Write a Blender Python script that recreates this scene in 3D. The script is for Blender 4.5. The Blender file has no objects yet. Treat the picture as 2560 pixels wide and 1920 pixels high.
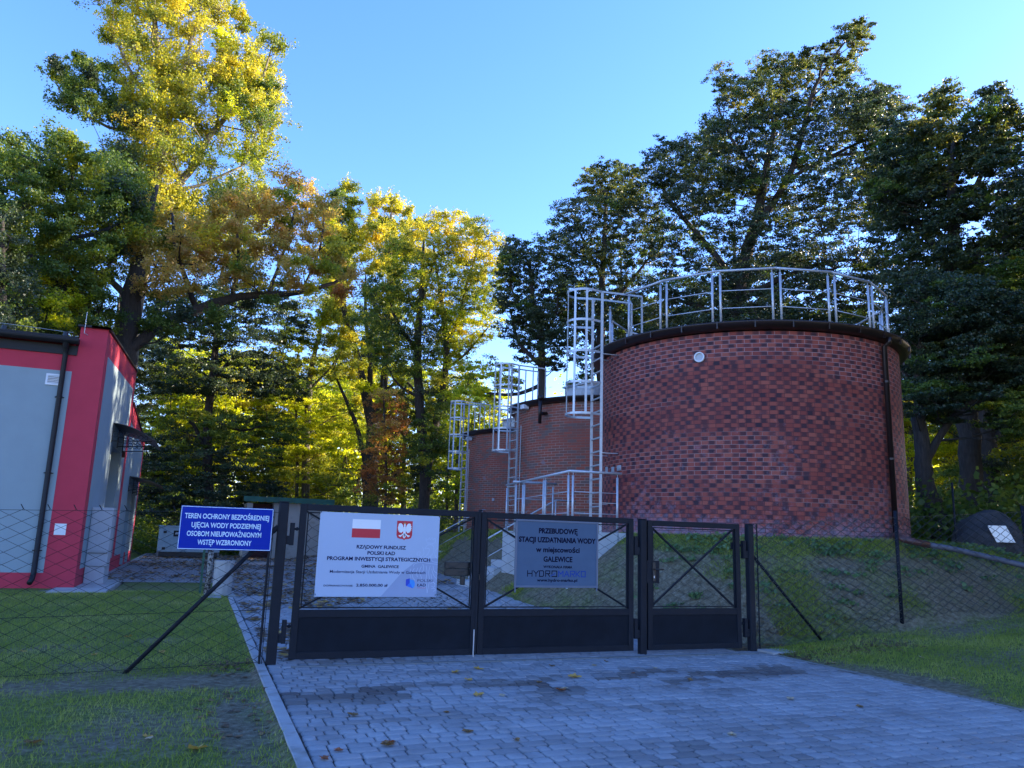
import bpy, math, random
import numpy as np
from mathutils import Vector, Matrix
rad = math.radians
S = bpy.context.scene
COL = S.collection

# ------------------------------------------------------------------ camera, sky, sun, exposure
PITCH, ROLL, YAW, FPX = rad(11.0926), rad(1.8248), rad(21.2332), 1945.42
_f0 = Vector((math.sin(YAW), math.cos(YAW), 0)); _r0 = Vector((math.cos(YAW), -math.sin(YAW), 0)); _u0 = Vector((0, 0, 1))
_f = _f0*math.cos(PITCH)+_u0*math.sin(PITCH); _u = -_f0*math.sin(PITCH)+_u0*math.cos(PITCH)
_r = _r0*math.cos(ROLL)+_u*math.sin(ROLL); _u2 = -_r0*math.sin(ROLL)+_u*math.cos(ROLL)
cam = bpy.data.cameras.new('camera'); camo = bpy.data.objects.new('camera', cam); COL.objects.link(camo)
cam.sensor_width = 36; cam.lens = 36*FPX/2560; cam.clip_end = 2000; cam.clip_start = .05
M = Matrix((( _r.x, _u2.x, -_f.x, 0), (_r.y, _u2.y, -_f.y, 0), (_r.z, _u2.z, -_f.z, 1.5), (0, 0, 0, 1)))
camo.matrix_world = M
S.camera = camo
SUN_AZ, SUN_EL = rad(94), rad(21)
w = bpy.data.worlds.new('World'); S.world = w; w.use_nodes = True
nt = w.node_tree; bg = nt.nodes['Background']
sky = nt.nodes.new('ShaderNodeTexSky'); sky.sky_type = 'NISHITA'; sky.sun_disc = False
sky.sun_elevation = SUN_EL; sky.sun_rotation = SUN_AZ; sky.altitude = 200; sky.air_density = 1.0; sky.dust_density = .3; sky.ozone_density = 2.5
hs = nt.nodes.new('ShaderNodeHueSaturation'); hs.inputs['Saturation'].default_value = 1.2; nt.links.new(sky.outputs[0], hs.inputs['Color'])
tn = nt.nodes.new('ShaderNodeMix'); tn.data_type = 'RGBA'; tn.blend_type = 'MULTIPLY'; tn.inputs[0].default_value = 1; tn.inputs[7].default_value = (.94, .87, 1.16, 1)   # cool white balance
nt.links.new(hs.outputs[0], tn.inputs[6]); nt.links.new(tn.outputs[2], bg.inputs[0]); bg.inputs[1].default_value = .15
sl = bpy.data.lights.new('sun', 'SUN'); sl.energy = 4.8; sl.angle = rad(.5); sl.color = (1, .86, .66)
so = bpy.data.objects.new('sun', sl); COL.objects.link(so)
sd = Vector((math.sin(SUN_AZ)*math.cos(SUN_EL), math.cos(SUN_AZ)*math.cos(SUN_EL), math.sin(SUN_EL)))
so.rotation_euler = sd.to_track_quat('Z', 'Y').to_euler(); so.location = sd*80
S.view_settings.view_transform = 'Standard'; S.view_settings.look = 'None'; S.view_settings.gamma = 1
S.view_settings.exposure = 1.88
S.render.resolution_x = 1024; S.render.resolution_y = 768
S.render.engine = 'CYCLES'
S.cycles.max_bounces = 6; S.cycles.transparent_max_bounces = 4; S.cycles.diffuse_bounces = 3

def ray(px, py, k=1.0):
    x, y = px*k-1280, -(py*k-960)
    return _r*x+_u2*y+_f*FPX
K = 2560/2212.0
def P3(px, py, D):      # picture point (2212 px wide view) -> world point at horizontal distance D
    v = ray(px, py, K); t = D/math.hypot(v.x, v.y)
    return np.array((v.x*t, v.y*t, 1.5+v.z*t))

# ------------------------------------------------------------------ materials
MATS = {}
def nodes(name):
    m = bpy.data.materials.new(name); m.use_nodes = True; MATS[name] = m
    n = m.node_tree.nodes; l = m.node_tree.links; b = n['Principled BSDF']
    return m, n, l, b
def N(n, t, **kw):
    x = n.new(t)
    for k, v in kw.items(): setattr(x, k, v)
    return x
def noise(n, l, scale, detail=4, vec=None, rough=.55):
    t = N(n, 'ShaderNodeTexNoise'); t.inputs['Scale'].default_value = scale; t.inputs['Detail'].default_value = detail
    t.inputs['Roughness'].default_value = rough
    if vec is not None: l.new(vec, t.inputs['Vector'])
    return t
def ramp(n, l, src, stops):
    r = N(n, 'ShaderNodeValToRGB'); e = r.color_ramp.elements
    while len(e) < len(stops): e.new(.5)
    for q, (p, c) in zip(e, stops): q.position = p; q.color = (*c, 1) if len(c) == 3 else c
    l.new(src, r.inputs[0]); return r
def mixc(n, l, fac, a, b, mode='MIX'):
    m = N(n, 'ShaderNodeMix', data_type='RGBA', blend_type=mode)
    for s, v in ((m.inputs[0], fac), (m.inputs[6], a), (m.inputs[7], b)):
        if isinstance(v, (int, float)): s.default_value = v
        elif isinstance(v, tuple): s.default_value = (*v, 1)
        else: l.new(v, s)
    return m.outputs[2]
def math_(n, l, op, a, b=None, c=None, clamp=False):
    m = N(n, 'ShaderNodeMath', operation=op, use_clamp=clamp)
    for i, v in enumerate((a, b, c)):
        if v is None: continue
        if isinstance(v, (int, float)): m.inputs[i].default_value = v
        else: l.new(v, m.inputs[i])
    return m.outputs[0]
def bump(n, l, b, h, strength=.3, dist=.02):
    x = N(n, 'ShaderNodeBump'); x.inputs['Strength'].default_value = strength; x.inputs['Distance'].default_value = dist
    l.new(h, x.inputs['Height']); l.new(x.outputs[0], b.inputs['Normal'])
def simple(name, col, rough=.6, metal=0, var=.12, scale=6, bmp=0, spec=.5, var2=None):
    m, n, l, b = nodes(name)
    tc = N(n, 'ShaderNodeTexCoord'); t = noise(n, l, scale, 5, tc.outputs['Object'])
    lo = tuple(max(0, c*(1-var)) for c in col); hi = tuple(min(1, c*(1+var)) for c in col)
    r = ramp(n, l, t.outputs[0], [(.3, lo), (.7, hi)]); c = r.outputs[0]
    if var2:
        t2 = noise(n, l, var2[1], 6, tc.outputs['Object']); r2 = ramp(n, l, t2.outputs[0], [(var2[2], (0, 0, 0)), (var2[3], (1, 1, 1))])
        c = mixc(n, l, r2.outputs[0], c, var2[0])
    l.new(c, b.inputs['Base Color'])
    b.inputs['Roughness'].default_value = rough; b.inputs['Metallic'].default_value = metal; b.inputs['Specular IOR Level'].default_value = spec
    if bmp:
        t3 = noise(n, l, scale*8, 4, tc.outputs['Object']); bump(n, l, b, t3.outputs[0], bmp, .01)
    return m
ANTH = simple('anthracite_paint', (.008, .011, .018), .6, 0, .15, 9, .02, .22)
ANTHP = simple('anthracite_panel', (.007, .010, .016), .7, 0, .25, 4, .02, .15, ((.012, .016, .024), 2.5, .55, .8))
WIRE = simple('fence_wire', (.012, .016, .02), .6, spec=.2)
WIREG = simple('fence_wire_green', (.03, .038, .038), .5, spec=.5)
BLACK = simple('black_plastic', (.01, .012, .015), .4)
GALV = simple('galvanised_steel', (.46, .50, .54), .38, .35, .1, 14, .02, .5)
GALVR = simple('brushed_steel', (.48, .51, .55), .42, .4, .12, 14)
CONC = simple('concrete', (.36, .36, .35), .9, 0, .12, 3, .25, .3, ((.24, .24, .22), 1.3, .5, .75))
CONCD = simple('concrete_dark', (.2, .2, .19), .9, 0, .2, 5, .3, .3)
WALLC = simple('precast_concrete', (.46, .48, .48), .85, 0, .05, 3, .1, .3, ((.36, .37, .36), 1.1, .5, .75))
KERBM = simple('kerb_concrete', (.34, .34, .34), .9, 0, .12, 4, .3, .3, ((.22, .21, .19), 3.5, .5, .72))
GREYR = simple('grey_render', (.27, .34, .365), .9, 0, .04, 2, .12, .3)
REDR = simple('crimson_render', (.50, .045, .075), .85, 0, .06, 2, .12, .3)
WHITE = simple('white_plastic', (.72, .74, .76), .45, 0, .04)
DARKM = simple('dark_sheet_metal', (.010, .011, .014), .5, 0, .1, 6, 0, .3)
BROWNM = simple('brown_coated_metal', (.018, .009, .009), .38, .1, .2, 5, 0, .5)
BROWNP = simple('brown_pvc', (.10, .045, .04), .4)
GREYP = simple('grey_pvc', (.09, .09, .11), .6)
DOORM = simple('brown_door', (.05, .028, .022), .5)
GREYD = simple('grey_door', (.10, .105, .11), .5)
CABM = simple('cabinet_plastic', (.42, .44, .47), .55, 0, .04)
TARP = simple('green_roof_sheet', (.012, .11, .075), .55, 0, .3, 2)
CREAM = simple('cream_render', (.42, .40, .36), .9, 0, .1, 1.5, .1, .3, ((.28, .27, .24), 3, .55, .75))
MAROON = simple('maroon_board', (.06, .012, .012), .7)
GENM = simple('generator_paint', (.30, .42, .46), .45)
STONE = simple('boulder_stone', (.05, .048, .05), .9, 0, .4, 2.5, .6, .3)
ROOFM = simple('roof_felt', (.06, .06, .065), .8)
ZINC = simple('weathered_zinc', (.42, .46, .5), .5, .4, .2, 5, .1, .5, ((.25, .28, .3), 6, .5, .7))
TXT = simple('dark_blue_ink', (.006, .006, .06), .6, 0, .05, 6, 0, .05)
TXT2 = simple('navy_ink', (.004, .004, .025), .6, 0, .05, 6, 0, .05)
TXTB = simple('blue_ink', (.02, .06, .30), .6, 0, .05, 6, 0, .05)
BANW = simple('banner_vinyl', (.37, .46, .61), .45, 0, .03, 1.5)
BANG = simple('banner_shade_print', (.27, .34, .50), .45, 0, .02)
BANL = simple('banner_line_print', (.46, .56, .72), .45, 0, .02)
WPRINT = simple('white_print', (.78, .8, .82), .5, 0, .02)
RED = simple('red_print', (.55, .015, .03), .5, 0, .03)
GOLDP = simple('gold_print', (.6, .35, .1), .5)
BLUES = simple('blue_sign_face', (.001, .022, .32), .5, 0, .03, 6, 0, .15)
BLUEL = simple('sign_lettering', (.55, .72, .85), .5, 0, .02)
SIGG = simple('grey_sign_face', (.075, .12, .19), .55, 0, .04, 6, 0, .15)
SIGF = simple('sign_frame_metal', (.11, .14, .20), .45, .3, .05)
LB1 = simple('light_blue_print', (.03, .28, .75), .5); LB2 = simple('deep_blue_print', (.01, .05, .5), .5); LB3 = simple('mid_blue_print', (.015, .15, .7), .5)
MIRR = simple('plaque_metal', (.6, .62, .65), .35, .4)

def bark(name, col):
    m, n, l, b = nodes(name); tc = N(n, 'ShaderNodeTexCoord')
    mp = N(n, 'ShaderNodeMapping'); mp.inputs['Scale'].default_value = (7, 7, 1.2); l.new(tc.outputs['Object'], mp.inputs[0])
    t = noise(n, l, 2.2, 8, mp.outputs[0], .7)
    r = ramp(n, l, t.outputs[0], [(.3, tuple(c*.45 for c in col)), (.55, col), (.8, tuple(min(1, c*1.7) for c in col))])
    l.new(r.outputs[0], b.inputs['Base Color']); b.inputs['Roughness'].default_value = .95; bump(n, l, b, t.outputs[0], .8, .05)
    return m
BARK = bark('bark_dark', (.055, .045, .038)); BARKG = bark('bark_grey', (.12, .105, .085)); BARKY = bark('bark_pale', (.2, .17, .12))

def leafmat(name, cols, trans=.45, nscale=.5, rough=.45, spec=.4):
    m, n, l, b = nodes(name)
    g = N(n, 'ShaderNodeNewGeometry'); tc = N(n, 'ShaderNodeTexCoord'); t = noise(n, l, nscale, 3, tc.outputs['Object'])
    a = math_(n, l, 'MULTIPLY', g.outputs['Random Per Island'], .5)
    c = math_(n, l, 'MULTIPLY', t.outputs[0], 1.5); c = math_(n, l, 'SUBTRACT', c, .5)
    s = math_(n, l, 'ADD', a, c, clamp=True)
    k = len(cols); r = ramp(n, l, s, [(i/(k-1), q) for i, q in enumerate(cols)])
    l.new(r.outputs[0], b.inputs['Base Color']); b.inputs['Roughness'].default_value = rough; b.inputs['Specular IOR Level'].default_value = spec
    tr = N(n, 'ShaderNodeBsdfTranslucent'); l.new(mixc(n, l, 1.0, r.outputs[0], (1.6, 1.5, .7), 'MULTIPLY'), tr.inputs[0])
    mx = N(n, 'ShaderNodeMixShader'); mx.inputs[0].default_value = trans
    l.new(b.outputs[0], mx.inputs[1]); l.new(tr.outputs[0], mx.inputs[2]); l.new(mx.outputs[0], n['Material Output'].inputs[0])
    return m
LGOLD = leafmat('leaves_gold', [(.12, .16, .04), (.26, .29, .045), (.46, .44, .05), (.64, .54, .05), (.68, .44, .04)], .5)
LORNG = leafmat('leaves_orange', [(.18, .18, .04), (.36, .30, .07), (.54, .40, .10), (.58, .38, .14), (.42, .22, .10)], .5)
LGRNG = leafmat('leaves_green_gold', [(.07, .11, .025), (.14, .20, .03), (.30, .32, .03), (.55, .45, .03)], .5)
LGRN = leafmat('leaves_green', [(.045, .085, .025), (.08, .14, .03), (.14, .20, .035), (.26, .28, .04)], .45)
LYELG = leafmat('leaves_yellow_green', [(.18, .26, .03), (.36, .44, .03), (.56, .58, .04), (.72, .6, .04)], .65)
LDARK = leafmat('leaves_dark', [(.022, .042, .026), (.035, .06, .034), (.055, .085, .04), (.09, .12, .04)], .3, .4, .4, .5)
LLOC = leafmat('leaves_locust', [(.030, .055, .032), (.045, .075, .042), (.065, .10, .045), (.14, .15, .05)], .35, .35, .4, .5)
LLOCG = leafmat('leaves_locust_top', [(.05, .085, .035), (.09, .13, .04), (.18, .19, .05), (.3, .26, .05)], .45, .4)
LRUST = leafmat('leaves_rust', [(.12, .11, .03), (.28, .16, .04), (.42, .17, .05), (.36, .10, .04)], .5)
GRASSM = leafmat('grass_blades', [(.13, .18, .03), (.20, .27, .04), (.30, .35, .08), (.44, .42, .2)], .35, .9, .6, .2)
WEEDM = leafmat('weed_leaves', [(.08, .15, .06), (.12, .21, .09), (.16, .26, .12)], .3, 1, .6, .3)
LIT1 = leafmat('litter_brown', [(.07, .045, .03), (.12, .07, .04), (.2, .12, .06), (.28, .17, .06)], .15, 3, .7, .3)
LIT2 = leafmat('litter_yellow', [(.36, .20, .05), (.46, .27, .06), (.52, .33, .10)], .2, 3, .6, .3)
LIT3 = leafmat('litter_pale', [(.35, .27, .18), (.45, .36, .25)], .15, 3, .7, .3)
LIT4 = leafmat('litter_rust', [(.2, .06, .03), (.3, .1, .04)], .15, 3, .7, .3)

# clinker brick of the near tank: two-tone bricks from UVs in metres
def clinker():
    m, n, l, b = nodes('clinker_brick'); uv = N(n, 'ShaderNodeUVMap'); sp = N(n, 'ShaderNodeSeparateXYZ'); l.new(uv.outputs[0], sp.inputs[0])
    H_, L_ = .0813, .2825
    v = math_(n, l, 'DIVIDE', sp.outputs[1], H_); row = math_(n, l, 'FLOOR', v); fv = math_(n, l, 'FRACT', v)
    off = math_(n, l, 'MULTIPLY', row, .5)
    u = math_(n, l, 'ADD', math_(n, l, 'DIVIDE', sp.outputs[0], L_), off); fu = math_(n, l, 'FRACT', u); cu = math_(n, l, 'FLOOR', u)
    cid = N(n, 'ShaderNodeCombineXYZ'); l.new(cu, cid.inputs[0]); l.new(row, cid.inputs[1])
    wn = N(n, 'ShaderNodeTexWhiteNoise', noise_dimensions='2D'); l.new(cid.outputs[0], wn.inputs['Vector'])
    sc = N(n, 'ShaderNodeSeparateColor'); l.new(wn.outputs['Color'], sc.inputs[0])
    # dark flame at one end of each brick, centre wandering a little
    wn2 = N(n, 'ShaderNodeTexWhiteNoise', noise_dimensions='3D'); mp2 = N(n, 'ShaderNodeMapping'); mp2.inputs['Location'].default_value = (7.3, 3.1, 5.5); l.new(cid.outputs[0], mp2.inputs[0]); l.new(mp2.outputs[0], wn2.inputs['Vector']); s2 = N(n, 'ShaderNodeSeparateColor'); l.new(wn2.outputs['Color'], s2.inputs[0])
    flip = math_(n, l, 'MULTIPLY', math_(n, l, 'GREATER_THAN', s2.outputs[0], .92), -.36)
    cen = math_(n, l, 'ADD', math_(n, l, 'ADD', math_(n, l, 'MULTIPLY', sc.outputs[0], .22), .58), flip)
    d = math_(n, l, 'ABSOLUTE', math_(n, l, 'SUBTRACT', fu, cen))
    blur = noise(n, l, 26, 3, uv.outputs[0]); d = math_(n, l, 'ADD', d, math_(n, l, 'MULTIPLY', math_(n, l, 'SUBTRACT', blur.outputs[0], .5), .22))
    flame = ramp(n, l, d, [(.13, (1, 1, 1)), (.31, (0, 0, 0))]).outputs[0]
    fine = noise(n, l, 60, 4, uv.outputs[0])
    redc = ramp(n, l, sc.outputs[1], [(0, (.235, .042, .032)), (.5, (.31, .064, .044)), (1, (.37, .095, .062))]).outputs[0]
    redc = mixc(n, l, math_(n, l, 'MULTIPLY', fine.outputs[0], .5), redc, (.13, .045, .05))
    dk = mixc(n, l, sc.outputs[2], (.024, .013, .024), (.06, .026, .036))
    c = mixc(n, l, math_(n, l, 'MULTIPLY', flame, math_(n, l, 'ADD', math_(n, l, 'MULTIPLY', s2.outputs[1], .32), .68)), redc, dk)
    # efflorescence: soft white bloom, much more of it near the foot and down the middle
    e1 = noise(n, l, .75, 3, uv.outputs[0]); e2 = noise(n, l, 7, 8, uv.outputs[0], .8)
    foot = ramp(n, l, sp.outputs[1], [(.0, (.62, .62, .62)), (.12, (.30, .30, .30)), (.55, (.12, .12, .12)), (1, (.05, .05, .05))])
    sv = math_(n, l, 'DIVIDE', sp.outputs[1], 4.2); l.new(sv, foot.inputs[0])
    e = math_(n, l, 'ADD', math_(n, l, 'ADD', math_(n, l, 'MULTIPLY', e1.outputs[0], .6), foot.outputs[0]), math_(n, l, 'MULTIPLY', e2.outputs[0], 1.3))
    em = ramp(n, l, e, [(.0, (0, 0, 0)), (1, (1, 1, 1))]); em.color_ramp.elements[0].position = .0
    e = math_(n, l, 'MULTIPLY', math_(n, l, 'SUBTRACT', e, 1.24), 3.4, clamp=True)
    c = mixc(n, l, math_(n, l, 'MULTIPLY', e, .55), c, (.30, .25, .33))
    # mortar
    jv = math_(n, l, 'MINIMUM', fv, math_(n, l, 'SUBTRACT', 1.0, fv)); ju = math_(n, l, 'MULTIPLY', math_(n, l, 'MINIMUM', fu, math_(n, l, 'SUBTRACT', 1.0, fu)), L_/H_)
    j = math_(n, l, 'MINIMUM', jv, ju); jm = ramp(n, l, j, [(.04, (1, 1, 1)), (.062, (0, 0, 0))]).outputs[0]
    # bands where the joints are raked dark
    bn = noise(n, l, 1, 2, None); mp = N(n, 'ShaderNodeMapping'); mp.inputs['Scale'].default_value = (.18, 1.05, 1); l.new(uv.outputs[0], mp.inputs[0]); l.new(mp.outputs[0], bn.inputs['Vector'])
    mfac = ramp(n, l, bn.outputs[0], [(.47, (.0, .0, .0)), (.56, (1, 1, 1))]).outputs[0]
    mort = mixc(n, l, mfac, (.07, .03, .036), (.33, .22, .21))
    tpn = math_(n, l, 'ADD', sp.outputs[1], math_(n, l, 'MULTIPLY', math_(n, l, 'SUBTRACT', bn.outputs[0], .5), 2.2)); topm = ramp(n, l, math_(n, l, 'DIVIDE', tpn, 4.2), [(.68, (0, 0, 0)), (.74, (1, 1, 1))]).outputs[0]; mort = mixc(n, l, topm, mort, (.36, .25, .26))
    c = mixc(n, l, jm, c, mort)
    l.new(c, b.inputs['Base Color'])
    l.new(math_(n, l, 'ADD', math_(n, l, 'MULTIPLY', jm, .25), .6), b.inputs['Roughness']); b.inputs['Specular IOR Level'].default_value = .22
    hgt = math_(n, l, 'SUBTRACT', 1.0, jm); hgt = math_(n, l, 'ADD', hgt, math_(n, l, 'MULTIPLY', fine.outputs[0], .25)); bump(n, l, b, hgt, .5, .008)
    return m
def oldbrick():
    m, n, l, b = nodes('old_brick'); uv = N(n, 'ShaderNodeUVMap'); sp = N(n, 'ShaderNodeSeparateXYZ'); l.new(uv.outputs[0], sp.inputs[0])
    H_, L_ = .0813, .2825
    v = math_(n, l, 'DIVIDE', sp.outputs[1], H_); row = math_(n, l, 'FLOOR', v); fv = math_(n, l, 'FRACT', v)
    u = math_(n, l, 'ADD', math_(n, l, 'DIVIDE', sp.outputs[0], L_), math_(n, l, 'MULTIPLY', row, .5)); fu = math_(n, l, 'FRACT', u)
    cid = N(n, 'ShaderNodeCombineXYZ'); l.new(math_(n, l, 'FLOOR', u), cid.inputs[0]); l.new(row, cid.inputs[1])
    wn = N(n, 'ShaderNodeTexWhiteNoise', noise_dimensions='2D'); l.new(cid.outputs[0], wn.inputs['Vector'])
    n1 = noise(n, l, .9, 4, uv.outputs[0])
    s = math_(n, l, 'ADD', math_(n, l, 'MULTIPLY', wn.outputs['Value'], .55), math_(n, l, 'MULTIPLY', n1.outputs[0], .5))
    c = ramp(n, l, s, [(.18, (.38, .085, .05)), (.5, (.31, .08, .05)), (.66, (.22, .085, .06)), (.82, (.15, .11, .10))]).outputs[0]
    fine = noise(n, l, 45, 5, uv.outputs[0]); c = mixc(n, l, math_(n, l, 'MULTIPLY', fine.outputs[0], .35), c, (.09, .04, .03))
    jv = math_(n, l, 'MINIMUM', fv, math_(n, l, 'SUBTRACT', 1.0, fv)); ju = math_(n, l, 'MULTIPLY', math_(n, l, 'MINIMUM', fu, math_(n, l, 'SUBTRACT', 1.0, fu)), L_/H_)
    jm = ramp(n, l, math_(n, l, 'MINIMUM', jv, ju), [(.05, (1, 1, 1)), (.09, (0, 0, 0))]).outputs[0]
    n2 = noise(n, l, .55, 5, uv.outputs[0]); n3 = noise(n, l, 2.2, 3, uv.outputs[0])
    rep = ramp(n, l, n3.outputs[0], [(.66, (0, 0, 0)), (.69, (1, 1, 1))]).outputs[0]
    mort = mixc(n, l, ramp(n, l, n2.outputs[0], [(.4, (0, 0, 0)), (.55, (1, 1, 1))]).outputs[0], (.18, .11, .09), (.42, .32, .27))
    c = mixc(n, l, jm, c, mort); c = mixc(n, l, math_(n, l, 'MULTIPLY', rep, .7), c, (.22, .19, .21))
    l.new(c, b.inputs['Base Color']); b.inputs['Roughness'].default_value = .85
    bump(n, l, b, math_(n, l, 'SUBTRACT', 1.0, jm), .5, .01)
    return m
CLINK = clinker(); OLDB = oldbrick()

def groundmat():
    m, n, l, b = nodes('lawn_soil'); at = N(n, 'ShaderNodeAttribute', attribute_name='green'); tc = N(n, 'ShaderNodeTexCoord')
    t1 = noise(n, l, 1.6, 8, tc.outputs['Object'], .65); t2 = noise(n, l, 14, 8, tc.outputs['Object'], .7); t3 = noise(n, l, 60, 5, tc.outputs['Object'])
    dirt = ramp(n, l, t2.outputs[0], [(.3, (.08, .065, .04)), (.45, (.165, .14, .09)), (.6, (.25, .22, .15)), (.75, (.38, .35, .27))]).outputs[0]
    grn = ramp(n, l, t2.outputs[0], [(.3, (.06, .072, .022)), (.5, (.13, .165, .04)), (.7, (.24, .26, .09))]).outputs[0]
    s = math_(n, l, 'ADD', at.outputs['Fac'], math_(n, l, 'MULTIPLY', math_(n, l, 'SUBTRACT', t1.outputs[0], .5), 1.0))
    s = math_(n, l, 'ADD', s, math_(n, l, 'MULTIPLY', math_(n, l, 'SUBTRACT', t3.outputs[0], .5), .9))
    f = ramp(n, l, s, [(.3, (0, 0, 0)), (.62, (1, 1, 1))]).outputs[0]
    l.new(mixc(n, l, f, dirt, grn), b.inputs['Base Color']); b.inputs['Roughness'].default_value = .95; b.inputs['Specular IOR Level'].default_value = .2
    h = math_(n, l, 'ADD', t2.outputs[0], math_(n, l, 'MULTIPLY', t3.outputs[0], .6)); bump(n, l, b, h, .9, .05)
    return m
GROUND = groundmat()
def pavestone():
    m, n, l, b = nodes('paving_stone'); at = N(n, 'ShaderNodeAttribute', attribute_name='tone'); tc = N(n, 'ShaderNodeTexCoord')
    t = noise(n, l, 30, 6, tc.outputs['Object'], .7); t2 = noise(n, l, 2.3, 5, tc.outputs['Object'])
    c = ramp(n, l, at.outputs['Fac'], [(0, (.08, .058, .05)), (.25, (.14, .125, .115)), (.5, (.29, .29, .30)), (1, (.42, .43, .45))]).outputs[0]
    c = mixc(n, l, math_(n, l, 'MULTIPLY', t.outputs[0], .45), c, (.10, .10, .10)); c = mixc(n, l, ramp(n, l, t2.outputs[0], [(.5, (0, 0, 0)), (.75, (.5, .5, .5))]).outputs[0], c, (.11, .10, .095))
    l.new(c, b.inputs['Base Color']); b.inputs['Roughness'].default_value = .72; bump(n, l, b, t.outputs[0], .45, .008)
    return m
PAVE = pavestone()
JOINT = simple('joint_sand', (.035, .032, .03), .95, 0, .35, 20)
def yardmat():
    m, n, l, b = nodes('yard_paving'); tc = N(n, 'ShaderNodeTexCoord')
    br = N(n, 'ShaderNodeTexBrick'); l.new(tc.outputs['Object'], br.inputs[0]); br.inputs['Scale'].default_value = 1
    br.inputs['Brick Width'].default_value = .16; br.inputs['Row Height'].default_value = .14; br.inputs['Mortar Size'].default_value = .006
    br.inputs[1].default_value = (.22, .22, .23, 1); br.inputs[2].default_value = (.31, .31, .32, 1); br.inputs[3].default_value = (.1, .095, .09, 1)
    t = noise(n, l, .6, 6, tc.outputs['Object']); c = mixc(n, l, ramp(n, l, t.outputs[0], [(.45, (0, 0, 0)), (.8, (.6, .6, .6))]).outputs[0], br.outputs[0], (.16, .15, .14))
    l.new(c, b.inputs['Base Color']); b.inputs['Roughness'].default_value = .8; bump(n, l, b, br.outputs['Fac'], -.4, .01)
    return m
YARD = yardmat()

# ------------------------------------------------------------------ mesh helpers
class MB:
    def __init__(s): s.v = []; s.f = []; s.uv = None
    def quadbox(s, c, dx, dy, dz):
        c = Vector(c); i = len(s.v)
        for a in (-1, 1):
            for b in (-1, 1):
                for d in (-1, 1): s.v.append(tuple(c+a*dx+b*dy+d*dz))
        for q in ((0, 1, 3, 2), (4, 6, 7, 5), (0, 4, 5, 1), (2, 3, 7, 6), (0, 2, 6, 4), (1, 5, 7, 3)): s.f.append(tuple(i+k for k in q))
        return s
    def box(s, x0, x1, y0, y1, z0, z1):
        return s.quadbox(((x0+x1)/2, (y0+y1)/2, (z0+z1)/2), Vector(((x1-x0)/2, 0, 0)), Vector((0, (y1-y0)/2, 0)), Vector((0, 0, (z1-z0)/2)))
    def bar(s, a, b, wdt, thk, up=(0, 0, 1)):       # rectangular bar from a to b
        a = Vector(a); b = Vector(b); d = b-a; up = Vector(up); sd = d.cross(up)
        if sd.length < 1e-6: sd = Vector((1, 0, 0))
        sd.normalize(); u = sd.cross(d).normalized()
        return s.quadbox((a+b)/2, d/2, sd*wdt/2, u*thk/2)
    def tube(s, pts, r, n=8, cap=True):
        pts = [Vector(p) for p in pts]; rs = r if isinstance(r, (list, tuple)) else [r]*len(pts)
        i0 = len(s.v); prev = None
        for k, p in enumerate(pts):
            d = (pts[min(k+1, len(pts)-1)]-pts[max(k-1, 0)]).normalized()
            if prev is None:
                a = d.orthogonal().normalized()
            else:
                a = (prev-d*prev.dot(d));
                a = a.normalized() if a.length > 1e-6 else d.orthogonal().normalized()
            prev = a; bq = d.cross(a)
            for j in range(n):
                t = 2*math.pi*j/n; s.v.append(tuple(p+(a*math.cos(t)+bq*math.sin(t))*rs[k]))
        for k in range(len(pts)-1):
            for j in range(n):
                j2 = (j+1) % n; s.f.append((i0+k*n+j, i0+k*n+j2, i0+(k+1)*n+j2, i0+(k+1)*n+j))
        if cap:
            s.f.append(tuple(i0+j for j in range(n))[::-1]); s.f.append(tuple(i0+(len(pts)-1)*n+j for j in range(n)))
        return s
    def lathe(s, prof, c, n=96, closed=False):
        i0 = len(s.v); m = len(prof)
        for k in range(n):
            t = 2*math.pi*k/n
            for r, z in prof: s.v.append((c[0]+r*math.cos(t), c[1]+r*math.sin(t), z))
        for k in range(n):
            k2 = (k+1) % n
            for j in range(m-1 if not closed else m):
                j2 = (j+1) % m; s.f.append((i0+k*m+j, i0+k2*m+j, i0+k2*m+j2, i0+k*m+j2))
        return s
    def prism(s, poly, y0, y1, axis='y'):            # polygon in (a,b) extruded along an axis
        i0 = len(s.v); n = len(poly)
        for y in (y0, y1):
            for a, b in poly: s.v.append((a, y, b) if axis == 'y' else ((y, a, b) if axis == 'x' else (a, b, y)))
        s.f.append(tuple(i0+k for k in range(n))); s.f.append(tuple(i0+n+k for k in range(n))[::-1])
        for k in range(n): s.f.append((i0+k, i0+(k+1) % n, i0+n+(k+1) % n, i0+n+k))
        return s
    def build(s, name, mat, parent=None, smooth=False, bevel=0, origin=None, label=None):
        o0 = Vector((0, 0, 0))
        if parent is not None:
            o0 = Vector(parent['_o']) if '_o' in parent else Vector((0, 0, 0))
        if origin is not None: o0 = Vector(origin)
        me = bpy.data.meshes.new(name)
        me.from_pydata([(x-o0.x, y-o0.y, z-o0.z) for x, y, z in s.v], [], s.f); me.materials.append(mat)
        if s.uv is not None:
            ul = me.uv_layers.new(name='UVMap'); ul.data.foreach_set('uv', np.array([s.uv[v] for f in s.f for v in f], dtype=np.float32).ravel())
        if smooth: me.shade_smooth() if hasattr(me, 'shade_smooth') else [setattr(p, 'use_smooth', True) for p in me.polygons]
        return link(name, me, parent, o0, bevel, label)
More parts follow.
